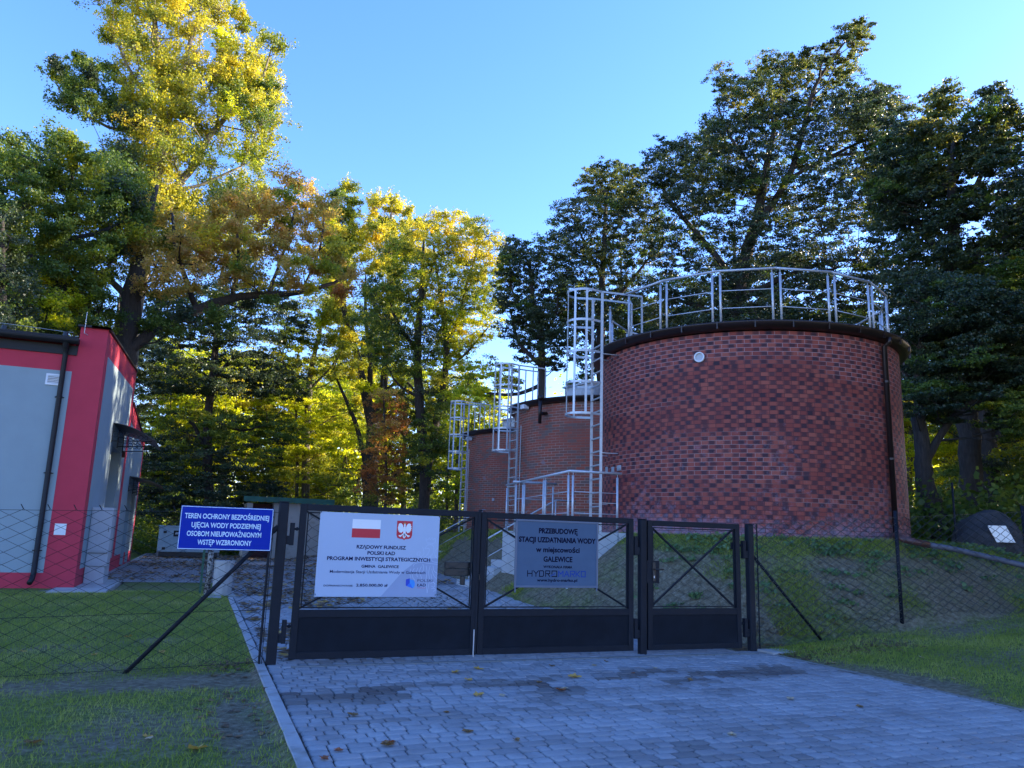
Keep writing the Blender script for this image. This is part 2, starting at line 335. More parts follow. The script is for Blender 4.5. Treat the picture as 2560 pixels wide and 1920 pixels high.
def link(name, me, parent, o0, bevel=0, label=None):
    o = bpy.data.objects.new(name, me); COL.objects.link(o)
    if bevel:
        bm_ = o.modifiers.new('bevel', 'BEVEL'); bm_.width = bevel; bm_.segments = 2; bm_.limit_method = 'ANGLE'
    if parent is not None:
        o.parent = parent
        po = Vector(parent['_o']) if '_o' in parent else Vector((0, 0, 0)); o.location = Vector(o0)-po; o['_o'] = tuple(o0)
    else: o.location = o0; o['_o'] = tuple(o0)
    if label: o['label'] = label
    return o
def tag(o, label, cat, group=None, kind=None):
    if label: o['label'] = label
    if cat: o['category'] = cat
    if group: o['group'] = group
    if kind: o['kind'] = kind
    return o
def thing(name, label, cat, loc, group=None):
    o = bpy.data.objects.new(name, None); o.empty_display_size = .2; COL.objects.link(o); o.location = loc; o['_o'] = tuple(loc)
    return tag(o, label, cat, group)
def struct(o, label=None): o['kind'] = 'structure'; o['label'] = label or o.name.replace('_', ' '); return o
def npmesh(name, verts, faces, mat):                # verts (n,3), faces (m,k)
    me = bpy.data.meshes.new(name); k = faces.shape[1]
    me.vertices.add(len(verts)); me.vertices.foreach_set('co', verts.astype(np.float32).ravel())
    me.loops.add(faces.size); me.loops.foreach_set('vertex_index', faces.astype(np.int32).ravel())
    me.polygons.add(len(faces)); me.polygons.foreach_set('loop_start', np.arange(0, faces.size, k, dtype=np.int32)); me.polygons.foreach_set('loop_total', np.full(len(faces), k, dtype=np.int32))
    me.materials.append(mat); me.update(calc_edges=True); return me

# ------------------------------------------------------------------ terrain
def ss(t): t = np.clip(t, 0, 1); return t*t*(3-2*t)
_rs = np.random.RandomState(5); _LAT = _rs.rand(256, 256)
def vn(x, y, s):
    x = np.asarray(x)/s+40.3; y = np.asarray(y)/s+71.7; xi = np.floor(x).astype(int); yi = np.floor(y).astype(int); fx = ss(x-xi); fy = ss(y-yi)
    g = lambda a, b: _LAT[a % 256, b % 256]
    return (g(xi, yi)*(1-fx)+g(xi+1, yi)*fx)*(1-fy)+(g(xi, yi+1)*(1-fx)+g(xi+1, yi+1)*fx)*fy
TB = (11.39, 14.53); TM = (12.57, 22.96); TS = (13.39, 30.6); TR = 3.27
def base_z(x, y):
    x = np.asarray(x, float); y = np.asarray(y, float)
    z = .2*ss((x-4.0)/2.3)*ss((y-10.5)/3)
    z = z+np.clip((x-7.62)*.085, 0, .55)*ss((14-y)/3+1)
    return z
def seg_d(x, y, a, b):
    ax, ay = a; bx, by = b; dx, dy = bx-ax, by-ay; t = np.clip(((x-ax)*dx+(y-ay)*dy)/(dx*dx+dy*dy), 0, 1)
    return np.hypot(x-ax-t*dx, y-ay-t*dy)
def mound(x, y):
    x = np.asarray(x, float); y = np.asarray(y, float)
    d = np.minimum(seg_d(x, y, TB, TM), seg_d(x, y, TM, TS))-(TR+.15)
    fr = np.hypot(np.maximum(11.5-x, 0), np.maximum((11.75+.10*np.maximum(x-14, 0))-y, 0))   # plateau to the right
    d = np.minimum(d, fr)
    wd = 1.75+.0*x
    h = 1.62-.10*np.clip(x-15, 0, 5)
    h = h*(1-np.clip(x-22, 0, 20)/30)
    t = np.clip(1-np.maximum(d, 0)/wd, 0, 1)
    return h, t
def ter(x, y):
    b = base_z(x, y); h, t = mound(x, y)
    z = b+(h-b)*(t*.75+.25*ss(t))
    far = ss((np.asarray(y)-55)/60)
    lf = ss((.75-np.asarray(x))/.1)*ss((19.8-np.asarray(y))/.4)
    z = z-lf*.055*ss((20-np.asarray(y))/6)
    bump_ = (vn(x, y, .9)-.5)*.05+(vn(x, y, .3)-.5)*.022
    flat = ((np.asarray(x) > .80) & (np.asarray(x) < 7.64) & (np.asarray(y) < 10.2)).astype(float)
    z = z+bump_*(1-flat)*(.5+.9*(t > .02)*(t < .98))
    # sunk under paved ground
    pav = ss((np.asarray(x)-.76)/.06)*ss((7.66-np.asarray(x))/.05)*ss((9.75-np.asarray(y))/.1)
    pav2 = ss((np.asarray(x)-.76)/.06)*ss((np.asarray(y)-9.6)/.1)*(t < .01)
    pav3 = ss((np.asarray(x)+2.7)/.2)*ss((np.asarray(y)-23.4)/.2)*(t < .01)
    pav4 = ss((np.asarray(x)+3.0)/.05)*ss((-1.75-np.asarray(x))/.05)*ss((np.asarray(y)-19.85)/.1)
    return z-.09*np.clip(np.maximum.reduce([pav, pav2, pav3, pav4]), 0, 1)
def tz(x, y): return float(ter(np.array([x]), np.array([y]))[0])
def green(x, y):
    g = .62*vn(x, y, 2.2)+.38*vn(x, y, .8)
    h, t = mound(x, y)
    near_r = (np.asarray(x) > 7.6) & (np.asarray(y) < 11)
    g = g+.05-.30*np.exp(-((np.asarray(y)-8.9-.15*vn(x, y, 1))/.42)**2)*(np.asarray(x) < .8)*(np.asarray(x) < 1)
    g = g-.17*np.exp(-((np.asarray(x)-.45)/.3)**2)*(np.asarray(y) < 9)
    g = g+.28*(np.asarray(x) < .7)*ss((np.asarray(y)-10)/1.2)
    g = g-.17*(t > .03)*(t < .75)+.16*(t >= .85)
    g = g-.3*((np.asarray(x) > 5.5) & (np.asarray(x) < 8.6) & (np.asarray(y) > 9.6) & (np.asarray(y) < 12.2) & (t < .5))
    g = g-.02*near_r+.20*ss((8.7-np.asarray(y))/.5)*(np.asarray(x) < .3)-.25*np.exp(-((np.asarray(x)-7.8)/.4)**2)*near_r
    g = g-.3*((np.asarray(x) > -1.8) & (np.asarray(x) < .7) & (np.asarray(y) > 20.2) & (np.asarray(y) < 23.6))
    return g
xs = np.concatenate([np.linspace(-260, -22, 18), np.arange(-20, -6, .8), np.arange(-6, .5, .12), np.arange(.5, 1.2, .04), np.arange(1.2, 5.4, .3), np.arange(5.4, 16, .11), np.arange(16, 26, .5), np.linspace(27, 320, 24)])
ys = np.concatenate([np.linspace(-80, 1, 12), np.arange(1.5, 24, .12), np.arange(24, 36, .3), np.arange(36, 62, 1.5), np.linspace(64, 600, 22)])
X, Y = np.meshgrid(xs, ys); Z = ter(X, Y)
nx, ny = len(xs), len(ys); idx = np.arange(nx*ny).reshape(ny, nx)
F = np.stack([idx[:-1, :-1], idx[:-1, 1:], idx[1:, 1:], idx[1:, :-1]], -1).reshape(-1, 4)
me = npmesh('ground', np.stack([X, Y, Z], -1).reshape(-1, 3), F, GROUND); me.shade_smooth()
at = me.attributes.new('green', 'FLOAT', 'POINT'); at.data.foreach_set('value', green(X, Y).astype(np.float32).ravel())
struct(link('ground', me, None, (0, 0, 0)), 'patchy lawn and bare earth rising into the grassy bank around the tanks')

# paving stones of the drive, real stones with rounded tops
rng = random.Random(11); V_ = []; F_ = []; T_ = []
y = 1.2; row = 0
while y < 19.5:
    dp = .138; x = .845+rng.uniform(0, .02)
    xmax = 7.62 if y < 9.6 else 7.3
    while x < xmax-.04:
        wd = rng.choice((.105, .14, .14, .175, .20)); wd = min(wd, xmax-x)
        if y > 9.7:
            h_, t_ = mound(x+.3, y)
            if t_ > .25: break
        z = float(base_z(x, y)) if y > 9 else 0.0
        g = .009; x0, x1, y0, y1 = x+g/2, x+wd-g/2, y+g/2, y+dp-g/2
        jz = rng.uniform(-.003, .003); ch = .016; zt = z+jz
        i = len(V_)
        cc = .018
        def ring(e, zz, c_):
            return [(x0+e+c_, y0+e, zz), (x1-e-c_, y0+e, zz), (x1-e, y0+e+c_, zz), (x1-e, y1-e-c_, zz), (x1-e-c_, y1-e, zz), (x0+e+c_, y1-e, zz), (x0+e, y1-e-c_, zz), (x0+e, y0+e+c_, zz)]
        V_ += ring(0, zt-.05, cc)+ring(0, zt-.010, cc)+ring(.006, zt-.003, cc)+ring(.016, zt, cc*.9)
        for k in range(3):
            for j in range(8): F_.append((i+k*8+j, i+k*8+(j+1) % 8, i+(k+1)*8+(j+1) % 8, i+(k+1)*8+j))
        F_.append(tuple(i+24+j for j in range(8)))
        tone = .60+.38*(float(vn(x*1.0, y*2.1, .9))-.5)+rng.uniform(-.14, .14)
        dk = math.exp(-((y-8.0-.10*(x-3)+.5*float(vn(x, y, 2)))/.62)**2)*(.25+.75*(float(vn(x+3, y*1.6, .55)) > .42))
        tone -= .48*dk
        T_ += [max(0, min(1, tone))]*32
        x += wd
    y += dp; row += 1
me = bpy.data.meshes.new('driveway'); me.from_pydata(V_, [], F_); me.materials.append(PAVE)
at = me.attributes.new('tone', 'FLOAT', 'POINT'); at.data.foreach_set('value', np.array(T_, np.float32)); me.shade_smooth()
me.set_sharp_from_angle(angle=rad(50)) if hasattr(me, 'set_sharp_from_angle') else None
struct(link('driveway', me, None, (0, 0, 0)), 'grey rounded paving stones of the drive before and behind the gate')
def sheet(name, x0, x1, y0, y1, dz, mat, st=.5, fn=base_z):
    a = np.arange(x0, x1+st*.5, st); b_ = np.arange(y0, y1+st*.5, st); a[-1] = x1; b_[-1] = y1
    Xs, Ys = np.meshgrid(a, b_); Zs = fn(Xs, Ys)+dz; ii = np.arange(Xs.size).reshape(Xs.shape)
    Fq = np.stack([ii[:-1, :-1], ii[:-1, 1:], ii[1:, 1:], ii[1:, :-1]], -1).reshape(-1, 4)
    m_ = npmesh(name, np.stack([Xs, Ys, Zs], -1).reshape(-1, 3), Fq, mat); return link(name, m_, None, (0, 0, 0))
struct(sheet('driveway_bedding', .84, 7.62, 0, 9.62, -.018, JOINT), 'dark sand in the joints of the drive paving')
struct(sheet('yard_bedding', .84, 7.0, 9.62, 19.5, -.018, JOINT), 'dark sand in the joints of the yard paving')
struct(sheet('yard', .84, 12, 19.5, 23.6, -.004, YARD), 'pale paved yard between building and tanks')
struct(sheet('yard_far', -2.56, 12, 23.6, 48, -.004, YARD), 'far part of the pale paved yard strewn with leaves')
k_ = MB(); y = 1.0
while y < 18.6:
    k_.box(.735, .838, y+.003, min(y+.997, 18.6), -.22, .012); y += 1
o = k_.build('kerb', KERBM, None, bevel=.008); struct(o, 'pale concrete kerb along the left edge of the drive')
k_ = MB(); y = 0.0
while y < 9.3:
    k_.box(7.63, 7.68, y+.003, min(y+.997, 9.3), -.2, .003); y += 1
struct(k_.build('kerb', CONCD, None, bevel=.006), 'narrow concrete kerb along the right edge of the drive')
k_ = MB(); x = 1.1
while x < 7.5: k_.box(x+.003, min(x+.997, 7.6), 9.335, 9.415, -.1, .0055); x += 1
struct(k_.build('kerb', CONCD, None, bevel=.005), 'flush concrete edging across the drive in front of the gate')
o = MB().box(-2.95, -1.78, 19.9, 24.1, -.2, .03).build('concrete_apron', CONC, None, bevel=.01); struct(o, 'pale concrete apron at the corner of the red and grey building')
o = MB().box(-16, -2.96, 20.35, 20.99, -.2, -.005).build('gravel_strip', CONCD, None); struct(o, 'dark strip along the foot of the building front')
o = MB().box(7.62, 9.0, 9.2, 9.58, -.15, .03).build('sand_strip', CONC, None, bevel=.02)
struct(o, 'pale sandy slab beside the right gate post')
k_ = MB().box(.2, .6, 18.55, 18.75, -.2, .02); struct(k_.build('kerb_end', KERBM, None, bevel=.01), 'short kerb stub beside the concrete bin')

# ------------------------------------------------------------------ gate, posts and fences
GY = 9.6
def squaretube(name, x, y, z0, z1, s_, parent=None, mat=ANTH, label=None, bev=.016):
    m_ = MB().box(x-s_/2, x+s_/2, y-s_/2, y+s_/2, z0, z1); return m_.build(name, mat, parent, bevel=bev, label=label)
def gate_post(x, z1, label, s_=.10):
    t = thing('gate_post', label, 'post', (x, GY, 0), 'posts that carry the gates')
    squaretube('shaft', x, GY, -.05, z1-.006, s_, t); MB().box(x-s_/2-.003, x+s_/2+.003, GY-s_/2-.003, GY+s_/2+.003, z1-.006, z1+.004).build('cap', ANTH, t, bevel=.003)
    return t
def hinge(t, xp, xg, z):
    s_ = 1 if xg > xp else -1
    m_ = MB(); m_.box(min(xp, xp+s_*.055), max(xp, xp+s_*.055), GY-.03, GY+.03, z-.13, z-.03)
    m_.box(min(xp+s_*.035, xp+s_*.085), max(xp+s_*.035, xp+s_*.085), GY-.032, GY+.032, z-.14, z+.12)
    m_.tube([(xp+s_*.08, GY, z+.05), (xg+s_*.004, GY, z+.05)], .014, 8); m_.tube([(xg-s_*.03, GY, z+.05), (xg-s_*.012, GY, z+.05)], .024, 6)
    m_.build('hinge', ANTH, t, bevel=.004)
pl = gate_post(.905, 1.82, 'tall dark grey post at the left end of the double gate', .11)
pm = gate_post(5.745, 1.80, 'dark grey post between the double gate and the wicket gate')
pr = gate_post(7.56, 1.79, 'dark grey post right of the small wicket gate')

def chain(m_, x0, x1, zb, zt, y, pitch=.118, r=.0042, ph=0.0, fz=None, tails=False):
    # woven zigzag wires; fz(x) shifts the mesh with the ground
    fz = fz or (lambda q: 0.0); n = int(math.ceil((x1-x0)/pitch*1)); h = pitch/2
    v = m_.v; f = m_.f
    rows = int((zt-zb)/h)
    hh = (zt-zb)/rows
    for k in range(n+1):
        xc = x0+k*pitch
        i0 = len(v); pts = []
        for j in range(rows+1):
            s_ = 1 if ((j+k) % 2) else -1
            x = xc+s_*h*.97; x = min(max(x, x0), x1)
            pts.append(Vector((x, y+.004*s_, zb+j*hh+fz(x))))
        if tails:
            e = pts[-1]; pts.append(e+Vector((.03*(1 if rows % 2 == 0 else -1), 0, .05)))
        # a second copy mirrored makes the diamonds meet
        for p in pts:
            for a in range(3):
                t = 2*math.pi*a/3; v.append((p.x+r*math.cos(t), p.y+r*math.sin(t), p.z))
        for j in range(len(pts)-1):
            for a in range(3):
                b = (a+1) % 3; f.append((i0+j*3+a, i0+j*3+b, i0+(j+1)*3+b, i0+(j+1)*3+a))
    return m_

def leaf_gate(name, label, x0, x1, zt, cat, xs_='left', pz=.59):
    t = thing(name, label, cat, ((x0+x1)/2, GY, 0), 'sheet and mesh gate leaves'); W_ = .075; zb = .045
    m_ = MB(); m_.box(x0, x0+W_, GY-.03, GY+.03, zb, zt); m_.box(x1-W_, x1, GY-.03, GY+.03, zb, zt)
    m_.box(x0+W_, x1-W_, GY-.03, GY+.03, zt-W_, zt); m_.box(x0+W_, x1-W_, GY-.029, GY+.029, pz-.085, pz); m_.box(x0+W_, x1-W_, GY-.029, GY+.029, zb, zb+W_)
    m_.build('frame', ANTH, t, bevel=.004)
    p = MB().box(x0+W_, x1-W_, GY-.016, GY-.012, zb+W_, pz-.085); p.build('panel', ANTHP, t)
    i = MB(); a0, a1, b0, b1 = x0+W_+.014, x1-W_-.014, pz+.018, zt-W_-.016; y_ = GY+.002; q = .014
    i.box(a0, a0+q, y_-q/2, y_+q/2, b0, b1); i.box(a1-q, a1, y_-q/2, y_+q/2, b0, b1); i.box(a0+q, a1-q, y_-q/2, y_+q/2, b0, b0+q); i.box(a0+q, a1-q, y_-q/2, y_+q/2, b1-q, b1)
    i.build('mesh_frame', ANTH, t)
    for (xa, za, xb, zb_) in ((x0+W_, zt-W_-.01, x1-W_, pz+.01), (x0+W_, pz+.01, x1-W_, zt-W_-.01)):
        yo = .022 if za > zb_ else .048
        MB().bar((xa, GY+yo, za), (xb, GY+yo, zb_), .02, .034, (0, 1, 0)).build('brace', ANTH, t)
    c = chain(MB(), a0, a1, b0, b1, y_-.004); c.build('wire_mesh', WIRE, t)
    return t
g1 = leaf_gate('gate_leaf', 'left leaf of the double gate, carrying the white funding banner', 1.095, 3.345, 1.805, 'gate')
g2 = leaf_gate('gate_leaf', 'right leaf of the double gate, carrying the blue-grey contractor board', 3.362, 5.595, 1.80, 'gate')
g3 = leaf_gate('wicket_gate', 'narrow wicket gate with crossed braces and a lever handle', 5.82, 7.37, 1.785, 'gate')
for z in (1.46, .36):
    hinge(g1, .96, 1.095, z); hinge(g2, 5.695, 5.595, z-.02); hinge(g3, 7.51, 7.37, z-.03)
m_ = MB().box(3.315, 3.352, GY-.034, GY-.03, .05, 1.8); m_.build('cover_strip', ANTH, g1)
MB().box(3.345, 3.36, GY-.05, GY-.03, .95, 1.02).build('latch', BLACK, g1, bevel=.004)
b_ = MB().box(2.93, 3.27, GY+.05, GY+.11, 1.085, 1.165); b_.box(2.93, 3.27, GY+.05, GY+.105, .995, 1.08); b_.build('lock_box', BLACK, g1, bevel=.006)
MB().box(3.14, 3.2, GY+.05, GY+.1, .88, .99).build('lock_lever', BLACK, g1, bevel=.01)
MB().tube([(3.31, GY-.045, .03), (3.31, GY-.045, .35)], .008, 8).build('drop_bolt', GALVR, g1)
MB().box(3.33, 3.375, GY-.02, GY+.02, 1.805, 1.83).build('stop_tab', ANTH, g2, bevel=.004)
lk = MB().box(5.80, 6.0, GY-.034, GY-.03, .93, 1.235); lk.build('lock_plate', ANTH, g3, bevel=.006)
MB().box(5.885, 5.93, GY-.05, GY-.034, .96, 1.21).build('handle_plate', BLACK, g3, bevel=.004)
h_ = MB().tube([(5.905, GY-.05, 1.12), (5.905, GY-.09, 1.12), (6.04, GY-.09, 1.12)], .009, 8); h_.build('door_handle', BLACK, g3, smooth=True)
MB().box(5.9, 5.915, GY-.052, GY-.05, 1.0, 1.03).build('keyhole', GALVR, g3)
MB().box(7.27, 7.3, GY+.03, GY+.06, 1.42, 1.52).build('hinge_bracket', ANTH, g3)

def wires(m_, x0, x1, zs, y, fz, r=.0035):
    for z in zs:
        pts = [(x0+(x1-x0)*k/12, y, z+fz(x0+(x1-x0)*k/12)) for k in range(13)]; m_.tube(pts, r, 4)
# left fence
fl = thing('chain_link_fence', 'dark chain-link fence on the left, in front of the lawn and the building', 'fence', (-3, 9.55, 0), 'chain-link fences')
fz = lambda x: .035*min(0, (x-.8))*.9
chain(MB(), -7.4, .80, -.0, 1.70, 9.55, .122, .0052, 0, lambda x: .03*(x-.8), True).build('wire_mesh', WIRE, fl)
m_ = MB(); wires(m_, -7.4, .85, (.03, .60, 1.69), 9.545, lambda x: .03*(x-.8)); m_.build('tension_wire', WIRE, fl)
MB().tube([(.775, 9.56, -.05), (.775, 9.56, 1.66)], .014, 8).build('tension_bar', ANTH, fl)
MB().tube([(-.64, 9.58, -.12), (.85, 9.60, 1.52)], .024, 12).build('brace', ANTH, fl, smooth=True)
MB().tube([(.80, 9.60, 1.47), (.86, 9.60, 1.53)], .03, 10).build('brace_clamp', ANTH, fl)
MB().tube([(-6.3, 9.56, -.3), (-6.3, 9.56, 1.6)], .024, 10).build('fence_post', ANTH, fl)
# right fence, stepping up with the ground
fr_ = thing('chain_link_fence', 'chain-link fence on the right, climbing past the foot of the bank', 'fence', (10, 9.6, 0), 'chain-link fences')
fzr = lambda x: .072*(x-7.62)
chain(MB(), 7.66, 17.5, .02, 1.80, 9.6, .122, .0078, 0, fzr, False).build('wire_mesh', WIREG, fr_)
m_ = MB(); wires(m_, 7.62, 17.5, (.03, .62, 1.79), 9.595, fzr, .003); m_.build('tension_wire', WIREG, fr_)
MB().tube([(7.70, 9.6, 0), (7.70, 9.6, 1.8)], .010, 6).build('tension_bar', ANTH, fr_)
for x in (10.48, 13.47, 16.4): MB().tube([(x, 9.62, -.1+fzr(x)), (x, 9.62, 1.86+fzr(x)+.04)], .030, 10).build('fence_post', ANTH, fr_, smooth=True)
MB().tube([(7.6, 9.66, 1.40), (8.93, 9.72, .12)], .021, 12).build('brace', ANTH, fr_, smooth=True)
# back fence post far right behind the bank
for x_, y_, z_, lab in ((14.6, 11.9, 2.9, 'tall thin fence post in front of the boulder'),):
    MB().tube([(x_, y_, .9), (x_, y_, z_)], .022, 8).build('fence_post', ANTH, None, True, origin=(x_, y_, .9)); tag(bpy.data.objects[-1] if False else COL.objects[-1], lab, 'post')

# ------------------------------------------------------------------ lettering
def text(s_, x0, x1, zc, hcap, y, mat, parent, bold=0.0, name='lettering', keep=None):
    """letters fitted between x0 and x1; zc centre of the capitals, hcap their height; front faces -Y"""
    cu = bpy.data.curves.new('t', 'FONT'); cu.body = s_; cu.size = 1; cu.offset = bold; cu.resolution_u = 3; cu.extrude = 0
    o = bpy.data.objects.new('t', cu); COL.objects.link(o); dg = bpy.context.evaluated_depsgraph_get()
    me = bpy.data.meshes.new_from_object(o.evaluated_get(dg)); bpy.data.objects.remove(o); bpy.data.curves.remove(cu)
    co = np.empty(len(me.vertices)*3, np.float32); me.vertices.foreach_get('co', co); co = co.reshape(-1, 3)
    a, b = co[:, 0].min(), co[:, 0].max(); cap = .729+bold*2
    sx = (x1-x0)/(b-a); sz = hcap/cap
    out = np.stack([x0+(co[:, 0]-a)*sx, np.full(len(co), y), zc-hcap/2+(co[:, 1]+bold)*sz], -1)
    po = Vector(parent['_o']); out -= np.array(po)
    me.vertices.foreach_set('co', out.astype(np.float32).ravel()); me.materials.clear(); me.materials.append(mat); me.update(); me.name = name
    o = bpy.data.objects.new(name, me); COL.objects.link(o); o.parent = parent; o['_o'] = tuple(po)
    return o
class Board:
    def __init__(s, parent, x0, x1, zt, zb, y): s.__dict__.update(p=parent, x0=x0, x1=x1, zt=zt, zb=zb, y=y); s.k = 1
    def X(s, u): return s.x0+(s.x1-s.x0)*u
    def Z(s, v): return s.zt-(s.zt-s.zb)*v
    def text(s, t, u0, u1, v, h, mat, bold=.0, name='lettering'): return text(t, s.X(u0), s.X(u1), s.Z(v), (s.zt-s.zb)*h, s.y-.0015, mat, s.p, bold, name)
    def poly(s, pts, mat, name, lift=.001):
        m_ = MB(); m_.v = [(s.X(u), s.y-lift, s.Z(v)) for u, v in pts]; m_.f = [tuple(range(len(pts)))]; return m_.build(name, mat, s.p)
    def polys(s, lst, mat, name, lift=.001):
        m_ = MB()
        for pts in lst:
            i = len(m_.v); m_.v += [(s.X(u), s.y-lift, s.Z(v)) for u, v in pts]; m_.f.append(tuple(range(i, i+len(pts))))
        return m_.build(name, mat, s.p)
    def strokes(s, lst, mat, name, wd=.004, lift=.0008):
        m_ = MB()
        for pts in lst:
            P = [Vector((s.X(u), 0, s.Z(v))) for u, v in pts]
            # smooth the polyline
            Q = []
            for i in range(len(P)-1):
                p0 = P[max(i-1, 0)]; p1 = P[i]; p2 = P[i+1]; p3 = P[min(i+2, len(P)-1)]
                for k in range(4):
                    t = k/4; Q.append(.5*((2*p1)+(p2-p0)*t+(2*p0-5*p1+4*p2-p3)*t*t+(3*p1-p0-3*p2+p3)*t*t*t))
            Q.append(P[-1]); i0 = len(m_.v)
            for k, q in enumerate(Q):
                d = (Q[min(k+1, len(Q)-1)]-Q[max(k-1, 0)]).normalized(); nn = Vector((-d.z, 0, d.x))*wd/2
                m_.v += [(q.x+nn.x, s.y-lift, q.z+nn.z), (q.x-nn.x, s.y-lift, q.z-nn.z)]
            for k in range(len(Q)-1): m_.f.append((i0+2*k, i0+2*k+1, i0+2*k+3, i0+2*k+2))
        return m_.build(name, mat, s.p)
# blue warning sign on the left fence
bs = thing('warning_sign', 'blue warning sign with white capitals wired to the left fence', 'sign', (.285, 9.5, 1.25))
MB().box(-.205, .785, 9.502, 9.512, 1.25, 1.728).build('sign_board', BLUES, bs, bevel=.002)
B = Board(bs, -.205, .785, 1.728, 1.25, 9.502)
e = .012
B.polys([[(.0+.004, .01), (.996, .01), (.996, .024), (.004, .024)], [(.004, .976), (.996, .976), (.996, .99), (.004, .99)], [(.004, .024), (.010, .024), (.010, .976), (.004, .976)], [(.990, .024), (.996, .024), (.996, .976), (.990, .976)]], BLUEL, 'sign_border')
for s_, u0, u1, v in (('TEREN OCHRONY BEZPOŚREDNIEJ', .045, .955, .225), ('UJĘCIA WODY PODZIEMNEJ', .125, .87, .43), ('OSOBOM NIEUPOWAŻNIONYM', .085, .885, .63), ('WSTĘP WZBRONIONY', .205, .785, .825)):
    B.text(s_, u0, u1, v, .125, BLUEL, .022)
# white banner
bn = thing('funding_banner', 'white vinyl funding banner with Polish flag and eagle, tied to the left gate leaf', 'banner', (2.06, 9.55, .74))
xs2 = np.linspace(1.325, 2.80, 16); zs2 = np.linspace(.742, 1.722, 8); v_ = []; f_ = []
for z in zs2:
    for x in xs2: v_.append((x, 9.556, z))
m_ = MB(); m_.v = v_
for j in range(7):
    for i in range(15): a = j*16+i; m_.f.append((a, a+1, a+17, a+16))
n0 = len(m_.v); m_.v += [(x, 9.559, z) for x, _, z in v_]; m_.f += [tuple(n0+q for q in f[::-1]) for f in m_.f[:]]
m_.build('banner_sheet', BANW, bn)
B = Board(bn, 1.325, 2.80, 1.722, .742, 9.556)
B.poly([(.53, .998), (.70, .70), (.80, .585), (.92, .535), (.998, .52), (.998, .998)], BANG, 'printed_shade', .0006)
B.poly([(.262, .075), (.495, .075), (.495, .187), (.262, .187)], WPRINT, 'flag_white_half')
B.poly([(.262, .187), (.495, .187), (.495, .297), (.262, .297)], RED, 'flag_red_half')
sh = [(.632, .075), (.765, .075), (.765, .25), (.757, .285), (.735, .297), (.71, .30), (.6985, .312), (.687, .30), (.662, .297), (.64, .285), (.632, .25)]
B.poly(sh, RED, 'emblem_shield')
def sym(pts, c=.6985): return pts+[(2*c-u, v) for u, v in pts[::-1]]
eb = sym([(.6985, .11), (.693, .115), (.690, .125), (.693, .14), (.6895, .155), (.688, .17), (.686, .19), (.688, .22), (.693, .245), (.696, .27)])
wing = [(.688, .155), (.684, .135), (.676, .115), (.664, .103), (.652, .108), (.644, .12), (.648, .13), (.640, .14), (.645, .152), (.638, .165), (.645, .175), (.641, .19), (.650, .195), (.648, .21), (.657, .21), (.657, .223), (.667, .218), (.67, .228), (.680, .212), (.687, .20)]
leg = [(.690, .225), (.682, .235), (.67, .25), (.655, .252), (.648, .258), (.656, .262), (.652, .27), (.662, .268), (.664, .277), (.672, .267), (.684, .25), (.694, .24)]
tail = [(.695, .235), (.685, .262), (.690, .28), (.6985, .292), (.707, .28), (.712, .262), (.702, .235)]
mir = lambda p: [(2*.6985-u, v) for u, v in p[::-1]]
B.polys([eb, wing, mir(wing), leg, mir(leg), tail], WPRINT, 'emblem_eagle', .0016)
B.poly([(.689, .11), (.688, .097), (.693, .103), (.6985, .094), (.704, .103), (.709, .097), (.708, .11)], GOLDP, 'emblem_crown', .002)
for s_, u0, u1, v, h, b_, mt in (('RZĄDOWY FUNDUSZ', .309, .719, .405, .046, .03, TXT), ('POLSKI ŁAD', .40, .63, .476, .046, .03, TXT), ('PROGRAM INWESTYCJI STRATEGICZNYCH', .078, .932, .548, .048, .03, TXT), ('GMINA  GALEWICE', .358, .667, .637, .036, .028, TXT), ('Modernizacja Stacji Uzdatniania Wody w Galewicach', .108, .897, .704, .035, .012, TXT), ('DOFINANSOWANIE:', .067, .302, .870, .022, .02, TXT), ('2.850.000,00 zł', .325, .583, .862, .035, .028, TXT), ('POLSKI', .832, .965, .80, .034, -.006, TXT), ('ŁAD', .830, .905, .855, .036, .02, TXT)):
    B.text(s_, u0, u1, v, h, mt, b_)
B.poly([(.832, .889), (.905, .889), (.905, .893), (.832, .893)], RED, 'logo_underline')
B.polys([[(.734, .79), (.765, .775), (.768, .83), (.742, .87), (.734, .86)]], LB2, 'logo_facet', .001); B.polys([[(.765, .785), (.803, .80), (.811, .83), (.768, .83)]], LB1, 'logo_facet', .001)
B.polys([[(.768, .83), (.811, .83), (.811, .87), (.797, .897)]], LB1, 'logo_facet', .0012); B.polys([[(.768, .83), (.797, .897), (.742, .87)]], LB3, 'logo_facet', .001)
